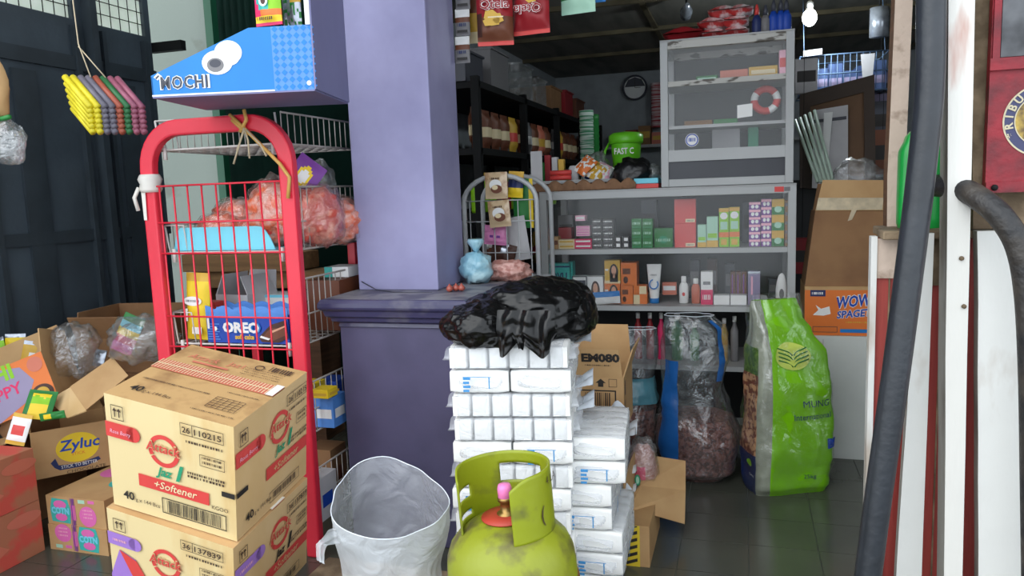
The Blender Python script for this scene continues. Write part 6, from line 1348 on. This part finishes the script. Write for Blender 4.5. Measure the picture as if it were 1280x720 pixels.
for k in range(3):
    z_ = (79, 45, 12)[k]; p = at(579, z_, y=2.52); t = T('sachet', ('lowest', 'middle', 'upper')[k]+' grey sachet in the strip hanging right against the pillar', 'sachet', M=XF(p, rz=5), group='sachet strip by the pillar')
    g = MB(); pouch(g, .05, .088, .01, 'card_grey', lambda u, v: 'p_white' if v > .7 else 'p_grey' if v < .5 else 'p_brown', seed=k); f = Frame(g, (0, -.009, .03), (1, 0, 0), (0, 0, 1), (0, -1, 0)); f.bars(-.016, 0, .016, .010, 'p_navy', 6, 1); f.rect(-.018, -.02, .018, -.012, 'p_black', 1); g.obj('pouch', t)

# ================================================================ RIGHT FOREGROUND: bottle, hoses, sign
mat('jerry_green', (22, 150, 62), .3, var=.06); mat('rubber', (40, 44, 50), .36, var=.2, vs=14, bump=.12, bs=60, spec=.5)
jb = at(1150, 268, y=1.81); t = T('oil_bottle', 'bright green plastic oil bottle standing on the ledge behind the black hose', 'bottle', (jb.x+.002, 1.83, .9885))
hB = at(1150, 150, y=1.81).z-.9885; P5 = [(0, .040, .028, 0, 0, 0), (.05, .043, .030, 0, 0, .01), (.62, .043, .030, 0, 0, hB*.70), (.8, .034, .024, .004, 0, hB*.86), (.93, .016, .016, .012, 0, hB*.97), (1, .015, .015, .012, 0, hB)]
f5 = sackf(P5, 4, .001, 1); g = MB(); g.grid(f5, 40, 20, 'jerry_green', True); g.add([f5(i/40, 0) for i in range(40)], [tuple(range(39, -1, -1))], 'jerry_green')
ff = Frame(g, (-.032, -.0325, .04), (1, 0, 0), (0, 0, 1), (0, -1, 0)); ff.rect(0, 0, .018, .10, 'p_gold', 1); ff.rect(.003, .03, .016, .07, 'p_kgreen', 2); ff.rect(.002, .055, .016, .06, 'p_navy', 3); g.obj('body', t)
g = MB(); g.lathe([(.018, hB), (.019, hB+.004), (.019, hB+.025), (.001, hB+.026)], 'rubber', 16, c=(.012, 0, 0)); g.obj('cap', t)
def cr(P, n=8):
    P = [V(p) for p in P]; Q = [P[0]*2-P[1]]+P+[P[-1]*2-P[-2]]; o = []
    for i in range(1, len(Q)-2):
        for k in range(n):
            t = k/n; o.append(.5*((2*Q[i])+(Q[i+1]-Q[i-1])*t+(2*Q[i-1]-5*Q[i]+4*Q[i+1]-Q[i+2])*t*t+(3*Q[i]-Q[i-1]-3*Q[i+1]+Q[i+2])*t**3))
    return o+[P[-1]]
g = MB(); g.tube(cr([V((.335, 1.63, 2.55)), V((.332, 1.625, 1.9)), at(1166, -60, y=1.62), at(1164, 0, y=1.62), at(1162, 110, y=1.615), at(1150, 230, y=1.61), at(1135, 350, y=1.605), at(1118, 480, y=1.60), at(1098, 620, y=1.595), at(1085, 720, y=1.59), at(1072, 820, y=1.58)]), .0255, 'rubber', 22)
g.obj('rubber_hose', label='thick black hose hanging straight down in front of the red half wall', cat='hose')
for b in []: pass
mat('hose_worn', (64, 58, 52), .5, rgb2=(34, 34, 36), fac=(.4, .6), vs=14, bump=.4)
g = MB(); P = [at(1170, 232, y=1.72), at(1200, 236, y=1.66), at(1224, 248, y=1.62), at(1252, 272, y=1.59), at(1274, 310, y=1.58), at(1285, 370, y=1.58), at(1290, 470, y=1.58), at(1292, 600, y=1.58), at(1294, 760, y=1.58)]
g.tube(cr(P), .022, 'hose_worn', 18); g.obj('curved_hose', label='worn dark hose curving down over the rightmost white board', cat='hose')
# smooth the two hoses with interpolated points
mat('sign_red', (140, 16, 34), .5, rgb2=(78, 14, 24), fac=(.40, .64), vs=12, bump=.25); mat('worn_navy', (54, 56, 92), .5, rgb2=(120, 110, 120), fac=(.6, .7), vs=20); mat('worn_gold', (190, 160, 70), .5, rgb2=(90, 70, 40), fac=(.45, .6), vs=22); mat('worn_cream', (190, 180, 150), .5); mat('sign_grey', (92, 94, 98), .5, rgb2=(40, 42, 46), fac=(.45, .6), vs=8)
sg = T('red_sign', 'worn red painted metal panel with a round navy and gold crest at the top right', 'sign', at(1260, 238, y=1.69)); y = 1.69
a = at(1231, 240, y=y); tpz = at(1238, -40, y=y).z; xr = at(1400, 200, y=y).x
g = MB(); g.box(a.x, y, a.z, xr, y+.02, tpz, 'sign_red')
f = g.face((a.x, y, a.z), (1, 0, 0), (0, 0, 1)); cx, cz = at(1305, 150, y=y).x-a.x, at(1300, 150, y=y).z-a.z; rr_ = cx-(at(1253, 150, y=y).x-a.x)
f.ell(cx, cz, rr_, rr_*1.0, 'worn_navy', 1, 48); f.ring(cx, cz, rr_, rr_, .003, 'worn_cream', 2, n=60); f.ell(cx, cz, rr_*.70, rr_*.70, 'worn_gold', 2, 48); f.ring(cx, cz, rr_*.72, rr_*.72, .002, 'worn_cream', 3, n=50)
for k, ch in enumerate('*RIBU'): 
    th_ = math.radians(205-17*k); vs, fs, wd = text_geo(ch, .03); hs = rr_*.2/.7; c_, s_ = math.cos(th_), math.sin(th_); rb = rr_*.76
    g.add([f.p(cx+c_*(rb+yy*hs)+s_*(xx-wd/2)*hs, cz+s_*(rb+yy*hs)-c_*(xx-wd/2)*hs, 4) for xx, yy in vs], fs, 'worn_cream')
g.obj('panel', sg, world=True)
g = MB(); z1 = at(1240, 82, y=y).z; g.box(a.x-.002, y-.008, z1-.010, xr, y-.0005, z1+.012, 'sign_red'); g.box(a.x+.002, y-.006, z1+.0, a.x+.014, y-.0005, tpz, 'sign_red'); g.obj('raised_edge', sg, world=True)
g = MB(); g.box(a.x, y-.006, a.z-.002, xr, y-.0005, a.z+.018, 'sign_red'); g.obj('raised_edge', sg, world=True)
g = MB(); g.box(a.x+.016, y-.003, z1+.014, xr, y-.0004, tpz, 'sign_grey'); g.obj('grey_window', sg, world=True)
g = MB(); g.M = XF((a.x+.014, y-.008, a.z+.008), rx=90); g.lathe([(.006, 0), (.006, .002), (.003, .004), (.001, .0045)], 'black_metal', 12); g.obj('screw', sg, world=True)
for px, py in ((1206, 383), (1203, 323)):
    g = MB(); q = at(px-1, py, y=1.637); g.M = XF((q.x, 1.638, q.z), rx=90); g.lathe([(.0045, 0), (.0045, .002), (.001, .0035)], 'grime_brown', 10); g.obj('nail', label=('lower' if py > 350 else 'upper')+' nail head in the tall white painted post', cat='nail')
for k, q in enumerate(tp):
    pass
